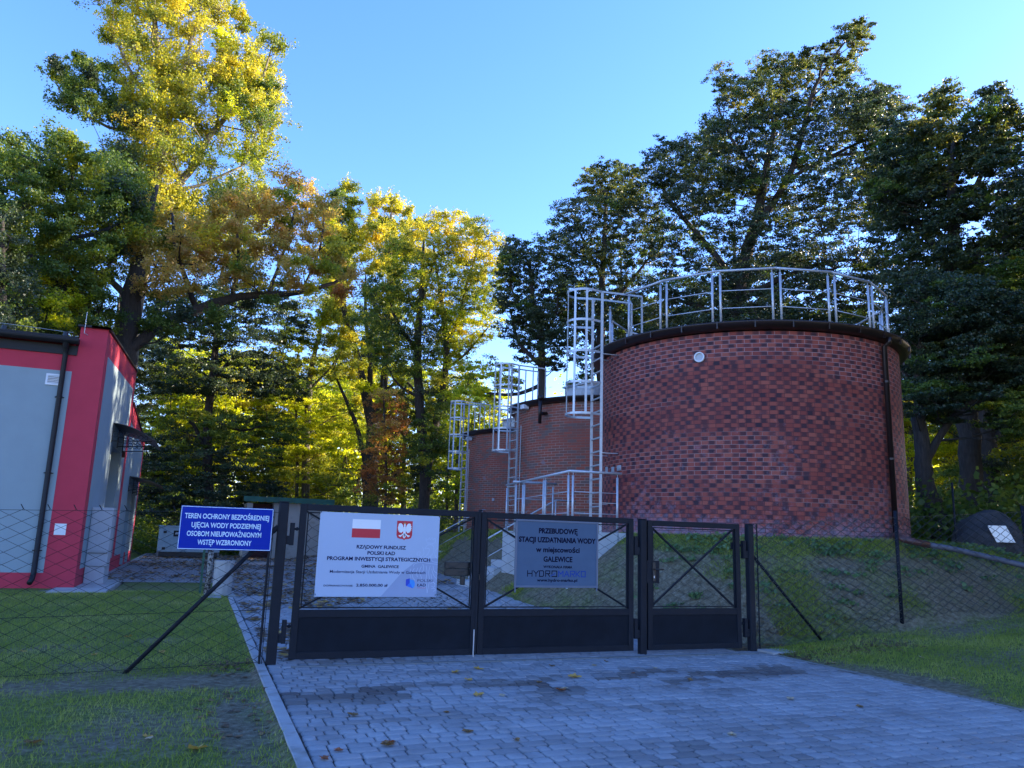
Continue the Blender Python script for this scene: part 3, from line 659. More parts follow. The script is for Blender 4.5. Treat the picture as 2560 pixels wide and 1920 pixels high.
G_ = [[(.895, .325), (.885, .285), (.905, .30), (.915, .272), (.925, .295), (.94, .268), (.948, .297), (.965, .275), (.962, .335), (.897, .335)], [(.90, .35), (.958, .35)],
      [(.893, .385), (.905, .365), (.93, .36), (.95, .37), (.96, .40), (.955, .46), (.935, .50), (.905, .52)], [(.893, .385), (.884, .40), (.888, .415), (.905, .405), (.92, .41), (.918, .45), (.90, .49), (.882, .52), (.88, .56)],
      [(.86, .39), (.87, .42), (.875, .47), (.86, .50), (.835, .53), (.83, .56)], [(.83, .50), (.815, .48), (.83, .45), (.845, .46), (.838, .49), (.86, .53)],
      [(.998, .40), (.975, .43), (.97, .48), (.985, .52), (.998, .53)], [(.93, .51), (.945, .55), (.96, .57), (.998, .575)], [(.905, .53), (.92, .56), (.93, .52)],
      [(.79, .63), (.80, .60), (.85, .58), (.92, .59), (.998, .60)], [(.77, .66), (.765, .72), (.775, .77)], [(.80, .65), (.785, .70), (.79, .76), (.81, .80)], [(.83, .645), (.82, .70), (.83, .76)],
      [(.86, .63), (.845, .69), (.86, .75), (.87, .80)], [(.90, .62), (.91, .70), (.905, .80), (.915, .90), (.92, .955)], [(.935, .62), (.925, .70), (.935, .80), (.925, .90), (.92, .955)],
      [(.96, .62), (.97, .68), (.998, .71)], [(.95, .66), (.97, .74), (.998, .78)], [(.945, .72), (.96, .80), (.985, .84)], [(.945, .84), (.965, .82), (.985, .85), (.975, .88), (.955, .87)], [(.955, .90), (.98, .895), (.99, .92), (.97, .93)],
      [(.88, .84), (.87, .86), (.885, .89), (.90, .88)], [(.87, .60), (.88, .65), (.87, .70)]]
B.strokes(G_, BANL, 'printed_eagle_outline', .0042)
for u, v in ((.006, .012), (.994, .012), (.006, .985), (.99, .985)): MB().tube([(B.X(u), 9.552, B.Z(v)), (B.X(u), 9.545, B.Z(v)+.02)], .004, 6).build('tie', BLACK, bn)
# grey board
gb = thing('contractor_board', 'blue-grey metal board in a raised frame fixed to the right gate leaf', 'sign', (4.425, 9.53, .87))
MB().box(3.845, 5.01, 9.548, 9.556, .88, 1.712).build('board_face', SIGG, gb)
fm = MB(); a0, a1, b0, b1 = 3.825, 5.03, .862, 1.728; q = .026
fm.box(a0, a1, 9.538, 9.56, b1-q, b1); fm.box(a0, a1, 9.538, 9.56, b0, b0+q); fm.box(a0, a0+q, 9.538, 9.56, b0+q, b1-q); fm.box(a1-q, a1, 9.538, 9.56, b0+q, b1-q)
fm.build('board_frame', SIGF, gb, bevel=.004)
for x_, z_ in ((3.84, .80), (5.015, .82)): MB().tube([(x_, 9.545, z_), (x_, 9.545, .87)], .01, 8).build('frame_pin', SIGF, gb)
B = Board(gb, 3.845, 5.01, 1.712, .88, 9.5475)
for s_, u0, u1, v, h, b_, mt in (('PRZEBUDOWĘ', .265, .755, .145, .088, .04, TXT2), ('STACJI UZDATNIANIA WODY', .025, .985, .285, .088, .04, TXT2), ('w miejscowości', .235, .78, .435, .088, .03, TXT2), ('GALEWICE', .33, .69, .582, .088, .03, TXT2), ('WYKONAŁA FIRMA', .33, .69, .702, .042, .03, TXT2), ('www.hydro-marko.pl', .255, .755, .905, .048, .03, TXT2)):
    B.text(s_, u0, u1, v, h, mt, b_)
# logotype drawn in straight strokes
def letters(spec, mat, name):
    L = []
    for x0, x1, segs in spec:
        for seg in segs: L.append([(x0+(x1-x0)*a, .765+.085*b) for a, b in seg])
    m_ = MB(); wd = .0105
    for pts in L:
        for (a, b), (c, d) in zip(pts[:-1], pts[1:]):
            p = Vector((B.X(a), 0, B.Z(b))); q_ = Vector((B.X(c), 0, B.Z(d))); dd = (q_-p).normalized(); p -= dd*wd*.45; q_ += dd*wd*.45; nn = Vector((-dd.z, 0, dd.x))*wd/2; i = len(m_.v)
            m_.v += [(w_.x, B.y-.0015-.00002*i, w_.z) for w_ in (p+nn, q_+nn, q_-nn, p-nn)]; m_.f.append((i, i+1, i+2, i+3))
    m_.build(name, mat, gb)
Hh = [[(0, 0), (0, 1)], [(1, 0), (1, 1)], [(.15, .5), (1, .5)]]; Yy = [[(0, 0), (.5, .5), (1, 0)], [(.5, .5), (.5, 1)]]; Dd = [[(0, 1), (0, .0), (.8, 0), (1, .15), (1, .85), (.8, 1), (0, 1)]]
Rr = [[(0, 1), (0, 0), (1, 0), (1, .5), (.2, .5)], [(.5, .5), (1, 1)]]; Oo = [[(.0, .55), (0, 0), (1, 0), (1, 1), (0, 1)]]; Mm = [[(0, 1), (0, 0), (.5, .55), (1, 0), (1, 1)]]; Aa = [[(0, 1), (.5, 0), (1, 1)], [(.3, .65), (.75, .65)]]; Kk = [[(0, 0), (0, 1)], [(1, 0), (.2, .5), (1, 1)]]; O2 = [[(0, 0), (1, 0), (1, 1), (0, 1), (0, 0)]]
letters([(.14, .195, Hh), (.212, .272, Yy), (.285, .335, Dd), (.36, .41, Rr), (.437, .497, Oo)], TXT2, 'logo_lettering_dark')
letters([(.52, .575, Mm), (.592, .65, Aa), (.668, .718, Rr), (.738, .785, Kk), (.805, .855, O2)], TXTB, 'logo_lettering_blue')
letters([(.425, .475, [[(0, .9), (1, .45)]])], TXTB, 'logo_slash')

# ------------------------------------------------------------------ tanks
ZE = 5.70; ZB = 1.35
def cyl_wall(c, R, z0, z1, n=160):
    m_ = MB(); m_.uv = []
    for k in range(n+1):
        t = 2*math.pi*k/n
        for z in (z0, z1): m_.v.append((c[0]+R*math.cos(t), c[1]+R*math.sin(t), z)); m_.uv.append((t*R, z-1.55))
    for k in range(n): m_.f.append((2*k, 2*k+2, 2*k+3, 2*k+1))
    return m_
def on_cyl(c, R, px, py=None, z=None):
    """point of the cylinder facing the camera in the direction of picture pixel px,py (2560 px view)"""
    v = ray(px, py); d = Vector((v.x, v.y)).normalized(); cc = Vector(c); b = d.dot(cc); disc = b*b-(cc.length_squared-R*R); t = b-math.sqrt(max(0, disc))
    p = d*t; zz = 1.5+v.z/math.hypot(v.x, v.y)*t if z is None else z
    nrm = Vector((p.x-cc.x, p.y-cc.y)).normalized()
    return Vector((p.x, p.y, zz)), Vector((nrm.x, nrm.y, 0))
def ladder(label, c, a_near, a_far, z0, hoops, zlow):
    rr = TR+.38; pn = Vector((c[0]+rr*math.cos(rad(a_near)), c[1]+rr*math.sin(rad(a_near)), 0)); pf = Vector((c[0]+rr*math.cos(rad(a_far)), c[1]+rr*math.sin(rad(a_far)), 0))
    zt = hoops[0]; t = thing('caged_ladder', label, 'ladder', (*(((pn+pf)/2).xy), z0), 'caged access ladders of the tanks')
    out = (pn+pf)/2-Vector((c[0], c[1], 0)); out.normalize(); sd = (pn-pf).normalized(); wd = (pn-pf).length
    for p in (pn, pf): MB().quadbox((p.x, p.y, (z0+zt)/2), out*.03, sd*.010, Vector((0, 0, (zt-z0)/2))).build('rail', GALV, t, bevel=.003)
    z = z0+.25; r_ = MB()
    k = 0
    while z < ZE+.1:
        MB().bar(pn+Vector((0, 0, z)), pf+Vector((0, 0, z)), .035, .028).build('rung', GALV, t); z += .29
    mid = (pn+pf)/2; Rc = .36; cen = mid+out*(.34)
    def hp(a): return cen+(sd*math.cos(a)+out*math.sin(a))*Rc
    arc = [pn]+[hp(rad(x)) for x in range(-10, 191, 12)]+[pf]
    for z in hoops:
        m_ = MB()
        for a, b in zip(arc[:-1], arc[1:]): m_.bar(a+Vector((0, 0, z)), b+Vector((0, 0, z)), .006, .05)
        m_.build('hoop', GALV, t)
    for a in (8, 50, 90, 130, 172):
        p = hp(rad(a)); dr = (p-cen).normalized(); tg = dr.cross(Vector((0, 0, 1))); q_ = p-dr*.006
        MB().quadbox((q_.x, q_.y, (zlow+zt)/2), tg*.024, dr*.003, Vector((0, 0, (zt-zlow)/2))).build('cage_bar', GALV, t)
    inn = -out
    for p, nm in ((pn, 'n'), (pf, 'f')):
        e = p+inn*.95; m_ = MB(); m_.bar(p+Vector((0, 0, zt)), e+Vector((0, 0, zt)), .03, .04); m_.bar(e+Vector((0, 0, zt)), e+Vector((0, 0, ZE+.02)), .04, .03, (1, 0, 0))
        if c is not TB: e2 = p+inn*.5; m_.bar(e2+Vector((0, 0, zt)), e2+Vector((0, 0, ZE+.02)), .035, .03, (1, 0, 0))
        m_.build('top_handrail', GALV, t)
    for z in (5.45, 3.3, 2.25):
        for p in (pn, pf): MB().bar(p+Vector((0, 0, z)), p+inn*.42+Vector((0, 0, z)), .05, .012).build('wall_bracket', GALV, t)
    return t
def tank(label, c, mat, R=TR):
    t = thing('water_tank', label, 'water tank', (c[0], c[1], 1.55)); cyl_wall(c, R, ZB, ZE-.17).build('brick_wall', mat, t, True)
    ban = MB().lathe([(R+.0, ZE-.55), (R+.004, ZE-.55), (R+.004, ZE-.56), (R, ZE-.56)], c, 128, True)
    ev = MB().lathe([(R-.2, ZE-.17), (R+.10, ZE-.15), (R+.18, ZE-.12), (R+.235, ZE-.04), (R+.235, ZE-.01), (R+.215, ZE-.01), (R+.205, ZE-.04), (R+.10, ZE-.05), (R-.2, ZE+.02)], c, 128, True)
    ev.build('roof_gutter', BROWNM, t, True)
    MB().lathe([(.01, ZE+.30 if False else ZE+.12), (R+.05, ZE-.02), (R+.05, ZE-.1), (.01, ZE-.1)], c, 96, True).build('roof', ROOFM, t, True)
    return t
tb = tank('large near tank of purple and red clinker brick with a steel railing on its roof', TB, CLINK)
tm = tank('middle tank of weathered red brick, second in the row', TM, OLDB)
ts = tank('small-looking farthest red brick tank at the end of the row', TS, OLDB)
# gutter joints
for k in range(18):
    m_ = MB(); a = rad(-170+k*11.5); p = Vector((TB[0]+(TR+.215)*math.cos(a), TB[1]+(TR+.215)*math.sin(a), ZE-.08)); dr = Vector((math.cos(a), math.sin(a), 0)); m_.quadbox(p, dr*.022, dr.cross(Vector((0, 0, 1)))*.012, Vector((0, 0, .07))); m_.build('gutter_clip', BROWNM, tb)
# roof railing of the big tank
rl = thing('roof_railing', 'steel railing round the roof of the near tank', 'railing', (TB[0], TB[1], ZE)); RR = 3.11; ZR = 6.85; st = 21.25; nseg = 17
vt = [Vector((TB[0]+RR*math.cos(rad(-158+k*st-st)), TB[1]+RR*math.sin(rad(-158+k*st-st)), 0)) for k in range(nseg)]
for k in range(nseg-1):
    a, b = vt[k], vt[k+1]; d = (b-a).normalized(); L = (b-a).length
    pa = a+d*.08; pb = b-d*.08
    MB().tube([a+Vector((0, 0, ZR))-d*.01, b+Vector((0, 0, ZR))+d*.01], .024, 10).build('handrail', GALVR, rl, True)
    for p in (pa, pb):
        m_ = MB().tube([p+Vector((0, 0, ZE-.05)), p+Vector((0, 0, ZR-.085))], .024, 10); m_.tube([p+Vector((0, 0, ZR-.09)), p+Vector((0, 0, ZR-.01))], .008, 6); m_.build('post', GALVR, rl, True)
    for z in (ZR-.42, ZR-.78): MB().tube([pa+Vector((0, 0, z)), pb+Vector((0, 0, z))], .010, 6).build('mid_rail', GALVR, rl, True)
# vent, downpipe, plates of the near tank
p, nr = on_cyl(TB, TR, 1748.9, 893.5)
vr = MB(); tg = nr.cross(Vector((0, 0, 1)))
def disc(m_, p, nr, r0, r1, d0, d1, n=32):
    tg = nr.cross(Vector((0, 0, 1))).normalized(); i0 = len(m_.v)
    for k in range(n):
        a = 2*math.pi*k/n; dd = tg*math.cos(a)+Vector((0, 0, 1))*math.sin(a)
        for r, d in ((r0, d0), (r1, d0), (r1, d1), (r0, d1)): m_.v.append(tuple(p+dd*r+nr*d))
    for k in range(n):
        k2 = (k+1) % n
        for j in range(4): j2 = (j+1) % 4; m_.f.append((i0+k*4+j, i0+k2*4+j, i0+k2*4+j2, i0+k*4+j2))
    return m_
disc(MB(), p, nr, .078, .102, -.01, .04).build('vent_ring', WHITE, tb, True)
MB().tube([p-nr*.02, p+nr*.012], .08, 24).build('vent_grille', CABM, tb)
pt, nt_ = on_cyl(TB, TR+.09, 2209, 842); pb_, _ = on_cyl(TB, TR+.09, 2238, 1318)
pt.z = ZE-.22; dp = MB(); pbz = Vector((pt.x, pt.y, 1.72))
dp.tube([Vector((pt.x, pt.y, ZE-.1))+nt_*.12, Vector((pt.x, pt.y, ZE-.2))+nt_*.1, pt-Vector((0, 0, .05)), pbz], .052, 14)
dpo = dp.build('downpipe', BROWNM, tb, True)
for z in (4.72, 3.2, 2.0): MB().tube([Vector((pt.x, pt.y, z-.02)), Vector((pt.x, pt.y, z+.02))], .06, 14).build('pipe_bracket', BROWNM, dpo)
for px, py, w_ in ((1518, 1174, .05), (1533.5, 1174, .055), (1549, 1170, .07)):
    p, nr = on_cyl(TB, TR, px, py); MB().quadbox(p+nr*.015, nr*.015, nr.cross(Vector((0, 0, 1)))*w_, Vector((0, 0, .055))).build('junction_plate', ZINC, tb, bevel=.004)
# pipe carrying the water away along the top of the bank
pp = thing('drain_pipe', 'brown then grey drain pipe running off the near tank down the bank', 'pipe', (pbz.x, pbz.y, 1.6))
def pz_(px, py, D): v = ray(px, py); t = D/math.hypot(v.x, v.y); return Vector((v.x*t, v.y*t, 1.5+v.z*t))
a_ = pz_(2240, 1338, math.hypot(pbz.x, pbz.y)-.1); pts = [pbz+Vector((0, 0, .08)), pbz, a_, pz_(2262, 1349, 15.7), pz_(2320, 1362, 16)]
MB().tube(pts, .062, 12).build('brown_pipe', BROWNP, pp, True)
MB().tube([pz_(2314, 1361, 15.98), pz_(2380, 1372, 16.2), pz_(2450, 1388, 16.3), pz_(2560, 1414, 16.2), pz_(2700, 1448, 16)], .05, 12).build('grey_pipe', GREYP, pp, True)
# middle tank fittings
def lampbox(t, c, px, py, s_=.1):
    p, nr = on_cyl(c, TR, px, py); tg = nr.cross(Vector((0, 0, 1))); f_ = thing
    a = MB().quadbox(p+nr*.16, nr*.10, tg*.11, Vector((0, 0, .07))).build('floodlight', WHITE, t, bevel=.01)
    MB().quadbox(p+nr*.05, nr*.06, tg*.02, Vector((0, 0, .02))).build('lamp_arm', BLACK, a)
lampbox(tm, TM, 1322, 1019); lampbox(ts, TS, 1181, 1098)
p, nr = on_cyl(TM, TR, 1366, 1034); q_, _ = on_cyl(TM, TR+.32, 1350, 1034)
v1 = MB().tube([(q_.x, q_.y, q_.z-.30), (q_.x, q_.y, q_.z+.47)], .055, 14); v1.tube([(q_.x, q_.y, q_.z+.43), (q_.x, q_.y, q_.z+.56)], .085, 14); v1.tube([q_, p], .055, 12)
v1.build('vent_pipe', BROWNM, tm, True)
for c, t in ((TM, tm), (TS, ts)):
    bx = MB().quadbox((c[0]-1.15, c[1]-1.55, ZE+.2), Vector((1.0, .25, 0)), Vector((-.25, 1.0, 0))*.65, Vector((0, 0, .22))); ho = bx.build('roof_hatch', ZINC, t, bevel=.01)
    MB().quadbox((c[0]-1.15, c[1]-1.55, ZE+.45), Vector((1.0, .25, 0))*1.05, Vector((-.25, 1.0, 0))*.7, Vector((0, 0, .03))).build('hatch_lid', ZINC, ho, bevel=.008)
for c, t, x in ((TM, tm, 1299), (TS, ts, 1171)):
    p, nr = on_cyl(c, TR+.03, x+2, 1120); MB().tube([(p.x, p.y, 1.6), (p.x, p.y, 5.0)], .013, 8).build('conduit', GALV, t)
p, nr = on_cyl(TS, TR, 1234, 1249); MB().quadbox(p+nr*.02, nr*.02, nr.cross(Vector((0, 0, 1)))*.055, Vector((0, 0, .05))).build('junction_plate', ZINC, ts, bevel=.004)
HP = [6.85, 6.17, 5.48, 4.80, 4.12]
ladder('caged steel ladder against the near tank, rising past its roof', TB, 178.8, 170.2, 1.64, HP, 4.12)
ladder('caged steel ladder left of the middle tank', TM, 188, 179.6, 1.62, HP, 4.12)
ladder('caged steel ladder left of the farthest tank', TS, 190, 182, 1.62, HP, 4.12)
cp = MB().box(8.3, 8.6, 14.2, 14.4, 1.3, 1.62)

# landing with retaining wall, its railing and the steps
A_, B_, C_ = (6.70, 14.0), (7.33, 19.2), (8.3, 13.93)
pf_ = thing('retaining_wall', 'pale precast concrete retaining wall holding the landing by the near tank', 'wall', (7, 14, 0))
def wallpanels(a, b, n, nm='wall_panel', zt=1.64):
    a = Vector((*a, 0)); b = Vector((*b, 0)); d = (b-a)/n; nn = Vector((d.y, -d.x, 0)).normalized()
    for k in range(n):
        c0 = a+d*(k+.5); MB().quadbox((c0.x-nn.x*.06, c0.y-nn.y*.06, (zt-.1)/2), d*.492, nn*.06, Vector((0, 0, (zt+.1)/2))).build(nm, WALLC, pf_, bevel=.006)
wallpanels(B_, A_, 5)
wallpanels(A_, (8.9, 13.9), 2)
sl_ = MB(); sl_.v = [(A_[0]+.13, A_[1]+.13, 1.60), (9.2, 14.05, 1.60), (9.2, 19.2, 1.60), (B_[0]+.12, B_[1], 1.60)]; sl_.f = [(0, 1, 2, 3)]; sl_.build('landing_slab', CONC, pf_)
def rail_line(t, pts, zb, zt, mids, pr=.024, ends=.07):
    for a, b in zip(pts[:-1], pts[1:]):
        a = Vector(a); b = Vector(b); d = (b-a).normalized(); n = max(1, round((b-a).length/1.6))
        MB().tube([a+Vector((0, 0, zt))-d*.02, b+Vector((0, 0, zt))+d*.02], .026, 10).build('handrail', GALVR, t, True)
        for k in range(n):
            p0 = a+(b-a)*k/n+d*ends; p1 = a+(b-a)*(k+1)/n-d*ends
            for p in (p0, p1):
                m_ = MB().tube([p+Vector((0, 0, zb)), p+Vector((0, 0, zt-.085))], pr, 10); m_.tube([p+Vector((0, 0, zt-.09)), p+Vector((0, 0, zt-.01))], .007, 6); m_.build('post', GALVR, t, True)
            for z in mids: MB().tube([p0+Vector((0, 0, z)), p1+Vector((0, 0, z))], .009, 6).build('mid_rail', GALVR, t, True)
lr = thing('landing_railing', 'steel railing round the landing on the concrete wall', 'railing', (7, 14, 1.64))
rail_line(lr, [(7.40, 19.2, 0), (6.78, 14.1, 0), (7.87, 13.99, 0)], 1.6, 2.825, (2.42, 2.0))
rail_line(lr, [(7.06, 17.83, 0), (8.18, 17.81, 0)], 1.6, 2.825, (2.42, 2.0))
def steps(label, x0, y0, n, wdt, z0, tr=.32, rs=.178, rail=True):
    t = thing('garden_steps', label, 'steps', (x0, y0, z0), 'concrete block steps up the bank')
    for k in range(n): MB().box(x0+k*tr, x0+(k+1)*tr+.12, y0, y0+wdt, z0+k*rs-.25, z0+(k+1)*rs).build('step', WALLC, t, bevel=.012)
    if rail:
        h = thing('stair_handrail', label.replace('concrete block steps', 'steel handrail of the steps'), 'handrail', (x0, y0, z0))
        a = Vector((x0+.15, y0+.05, z0+rs)); b = a+Vector((tr*(n-1), 0, rs*(n-1)))
        for p in (a, b): MB().tube([p, p+Vector((0, 0, .92))], .022, 10).build('post', GALVR, h, True)
        MB().tube([a+Vector((0, 0, .92)), b+Vector((0, 0, .92)), b+Vector((.6, 0, .92))], .022, 10).build('handrail', GALVR, h, True)
        MB().tube([a+Vector((0, 0, .45)), b+Vector((0, 0, .45))], .012, 8).build('mid_rail', GALVR, h, True)
steps('concrete block steps to the landing of the near tank', 6.55, 19.4, 8, 1.1, .16)
steps('concrete block steps to the farthest tank', 7.9, 29.2, 8, 1.0, .16)

# ------------------------------------------------------------------ station building
bl = thing('station_building', 'crimson and grey rendered pump building with mono-pitch roof', 'building', (-2.56, 21, 0)); BX = -2.56; BYY = 21.0
def wallpoly(pts, mat, name, axis='x', d0=BX, th=.3, parent=bl):
    return MB().prism(pts, d0-th, d0, 'x').build(name, mat, parent)
# side wall (faces +X): crimson ground, with openings cut as rectangles built from strips
def zt1(y): return 6.19+(y-21)*.062
side = MB()
def strip(y0, y1, z0, z1a, z1b=None):
    z1b = z1a if z1b is None else z1b; side.prism([(y0, z0), (y1, z0), (y1, z1b), (y0, z1a)], BX-.3, BX, 'x')
D1 = (25.0, 27.4, 3.72); D2 = (32.1, 33.5, 2.75); D3 = (34.1, 35.5, 2.80)
strip(21.0, D1[0], -.1, zt1(21), zt1(D1[0])); strip(D1[0], D1[1], D1[2], zt1(D1[0]), zt1(D1[1])); strip(D1[1], 29.55, -.1, zt1(D1[1]), zt1(29.55))
z2 = lambda y: 5.62-(y-29.55)*.083
strip(29.55, D2[0], -.1, z2(29.55), z2(D2[0])); strip(D2[0], D2[1], D2[2], z2(D2[0]), z2(D2[1])); strip(D2[1], D3[0], -.1, z2(D2[1]), z2(D3[0])); strip(D3[0], D3[1], D3[2], z2(D3[0]), z2(D3[1])); strip(D3[1], 37.1, -.1, z2(D3[1]), z2(37.1))
side.box(-16, BX-.3, BYY, BYY+.3, -.1, 5.6); side.box(-3.16, BX-.3005, BYY-.002, BYY+.6, -.09, 6.188)
side.box(-16, BX-.3, 36.8, 37.1, -.1, 4.9); side.box(-16, BX-.3, 29.2, 29.5, 3, 6.6)
side.build('wall', REDR, bl)
# grey fields proud of the crimson
gf = MB(); gf.box(-16, -3.22, BYY-.006, BYY+.01, .35, 5.07); gf.build('grey_field', GREYR, bl)
gs = MB()
def gstrip(y0, y1, z0, za, zb): gs.prism([(y0, z0), (y1, z0), (y1, zb), (y0, za)], BX-.01, BX+.006, 'x')
gz_ = lambda y: 5.62+(y-21.5)*.055
gstrip(21.55, D1[0], .42, gz_(21.55), gz_(D1[0])); gstrip(D1[0], D1[1], D1[2], gz_(D1[0]), gz_(D1[1])); gstrip(D1[1], 28.95, .42, gz_(D1[1]), gz_(28.95))
g2_ = lambda y: 4.98-(y-29.9)*.04
gstrip(29.75, D2[0], .45, g2_(29.75), g2_(D2[0])); gstrip(D2[0], D2[1], D2[2], g2_(D2[0]), g2_(D2[1])); gstrip(D2[1], D3[0], .45, g2_(D2[1]), g2_(D3[0])); gstrip(D3[0], D3[1], D3[2], g2_(D3[0]), g2_(D3[1])); gstrip(D3[1], 36.5, .45, g2_(D3[1]), g2_(36.5))
gs.build('grey_field', GREYR, bl)
# roof, coping, fascia, gutter
rf = MB(); rf.v = [(-16, 20.9, 5.86), (-3.17, 20.9, 5.86), (-3.17, 29.3, 6.45), (-16, 29.3, 6.45)]; rf.f = [(0, 1, 2, 3)]; rfo = rf.build('roof', ROOFM, bl)
MB().prism([(21.1, 5.84), (29.2, 6.40), (29.2, 4.2), (21.1, 4.2)], -15.9, -3.2, 'x').build('roof_body', REDR, bl)
MB().box(-15.9, -2.9, 29.55, 36.9, 3, 4.95).build('rear_block', REDR, bl)
cpg = MB(); cpg.prism([(20.93, 6.19), (29.62, zt1(29.62)), (29.62, zt1(29.62)+.05), (20.93, 6.24)], BX-.36, BX+.05, 'x'); cpg.box(-3.22, BX+.05, 20.93, 21.3, 6.19, 6.241); cpg.prism([(29.6, z2(29.6)), (37.15, z2(37.15)), (37.15, z2(37.15)+.05), (29.6, z2(29.6)+.05)], BX-.36, BX+.05, 'x')
cpg.build('coping', DARKM, bl)
MB().box(-16, -3.16, 20.96, 20.994, 5.47, 5.70).build('fascia', DARKM, bl)
gt = MB(); prof = [(20.78+.10*math.cos(rad(a)), 5.80+.10*math.sin(rad(a))) for a in range(180, 361, 20)]; gt.prism([(20.68, 5.83)]+prof+[(20.88, 5.83)], -16, -3.12, 'x'); gt.build('gutter', DARKM, bl, bevel=.004)
MB().box(-16, -3.16, 20.72, 21.1, 5.84, 5.88).build('roof_edge', DARKM, bl)
for x in (-3.46, -4.74): MB().tube([(x, 20.95, 5.88), (x, 20.95, 6.02)], [.075, .05], 12).build('roof_vent', BLACK, rfo)
dpo = MB().tube([(-3.40, 20.80, 5.74), (-3.40, 20.90, 5.58), (-3.40, 20.93, 5.45), (-3.40, 20.93, .36), (-3.40, 20.85, .22), (-3.42, 20.72, .14)], .058, 14).build('downpipe', DARKM, bl, True)
MB().tube([(-3.40, 20.79, 5.76), (-3.40, 20.83, 5.60)], [.085, .06], 14).build('pipe_funnel', DARKM, dpo)
for z in (4.42, 2.62, .85): MB().tube([(-3.40, 20.93, z-.015), (-3.40, 20.93, z+.015)], .072, 14).build('pipe_bracket', DARKM, dpo); MB().box(-3.5, -3.3, 20.97, 20.99, z-.012, z+.012).build('pipe_bracket', DARKM, dpo)
vg = MB(); vg.box(-3.74, -3.38, 20.965, 20.99, 4.93, 4.97); vg.box(-3.74, -3.38, 20.965, 20.99, 4.70, 4.74); vg.box(-3.74, -3.70, 20.965, 20.99, 4.74, 4.93); vg.box(-3.42, -3.38, 20.965, 20.99, 4.74, 4.93)
vgo = vg.build('vent_grille', WHITE, bl); m_ = MB()
for k in range(5): m_.quadbox((-3.56, 20.975, 4.757+k*.038), Vector((.14, 0, 0)), Vector((0, .008, -.006)), Vector((0, 0, .008)))
m_.build('louvre', WHITE, vgo); MB().box(-3.7, -3.42, 20.988, 20.9935, 4.74, 4.93).build('vent_back', BLACK, vgo)
MB().box(-3.12, -2.88, 20.985, 20.9945, 1.21, 1.47).build('white_plate', WHITE, bl)
MB().tube([(-3.06, 20.90, 6.02), (-3.06, 20.90, 6.55)], .008, 6).build('lightning_rod', GALV, bl); MB().tube([(-3.06, 20.90, 6.03), (-2.99, 20.98, 6.0)], .008, 6).build('rod_bracket', GALV, bl)
lw = MB(); lw.tube([(-16, 20.95, 6.0), (-4.7, 20.95, 6.06), (-3.5, 20.95, 6.02), (-3.3, 20.95, 6.02)], .005, 5); lw.build('lightning_wire', GALV, bl)
for (a, b, zt_) in ((25.0, 27.4, 3.72), (32.1, 33.5, 2.75), (34.1, 35.5, 2.80)):
    rv = MB(); rv.box(BX-.299, BX-.001, b-.006, b-.001, 0, zt_-.006); rv.box(BX-.299, BX-.001, a+.001, a+.006, 0, zt_-.006); rv.box(BX-.299, BX-.001, a, b, zt_-.006, zt_-.001); rv.build('door_reveal', GREYR, bl)
# door openings
def dooropen(D, mat, dz=0, lab=None, sill=None):
    m_ = MB(); m_.box(BX-.42, BX-.30, D[0], D[1], .02, D[2]-.02); return m_.build('door', mat, bl, label=lab)
d1 = dooropen(D1, GREYD, lab='tall dark grey door under the first canopy'); MB().box(BX-.298, BX-.24, D1[1]-.09, D1[1]-.01, .02, D1[2]-.01).build('door_frame', DOORM, d1); MB().box(BX-.298, BX-.24, D1[0]+.01, D1[0]+.09, .02, D1[2]-.01).build('door_frame', DOORM, d1)
dooropen(D2, GREYD); d3 = dooropen(D3, GREYD); MB().box(BX-.30, BX-.24, D3[0]+.1, D3[0]+.14, 1.0, 1.15).build('handle', BLACK, d3)
MB().box(BX+.0, BX+.10, 28.0, 28.16, 3.62, 3.80).build('alarm_lamp', MAROON, bl, bevel=.01)
for (y0, y1, z0, dep, rise) in ((24.5, 27.9, 4.30, 1.15, .42), (31.8, 35.8, 3.22, 1.1, .30)):
    cn = MB(); n = 8; pr_ = [(BX+.0+dep*k/n, z0-rise*(k/n)**1.8) for k in range(n+1)]
    for (xa, za), (xb, zb_) in zip(pr_[:-1], pr_[1:]):
        cn.prism([(xa, za), (xb, zb_), (xb, zb_+.018), (xa, za+.018)], y0, y1, 'y')
    co = cn.build('canopy', BLACK, bl)
    for yy in (y0+.04, (y0+y1)/2, y1-.04):
        br = MB(); br.bar((BX+.02, yy, z0), (BX+.02, yy, z0-.55), .03, .03, (1, 0, 0)); br.tube([(BX+.02, yy, z0-.5)]+[(BX+.02+dep*.9*k/6, yy, z0-.5+(.5-rise-.02)*((k/6))**.9+.0) for k in range(1, 7)], .013, 6)
        for k in range(7):
            cx = BX+.10+dep*.115*k; cz = z0-.30+.012*k-rise*.35*(k/7); r_ = .085-.006*k
            br.tube([(cx+r_*math.cos(rad(a)), yy, cz+r_*math.sin(rad(a))) for a in range(0, 361, 40)], .008, 5, False)
        br.build('scroll_bracket', BLACK, co)
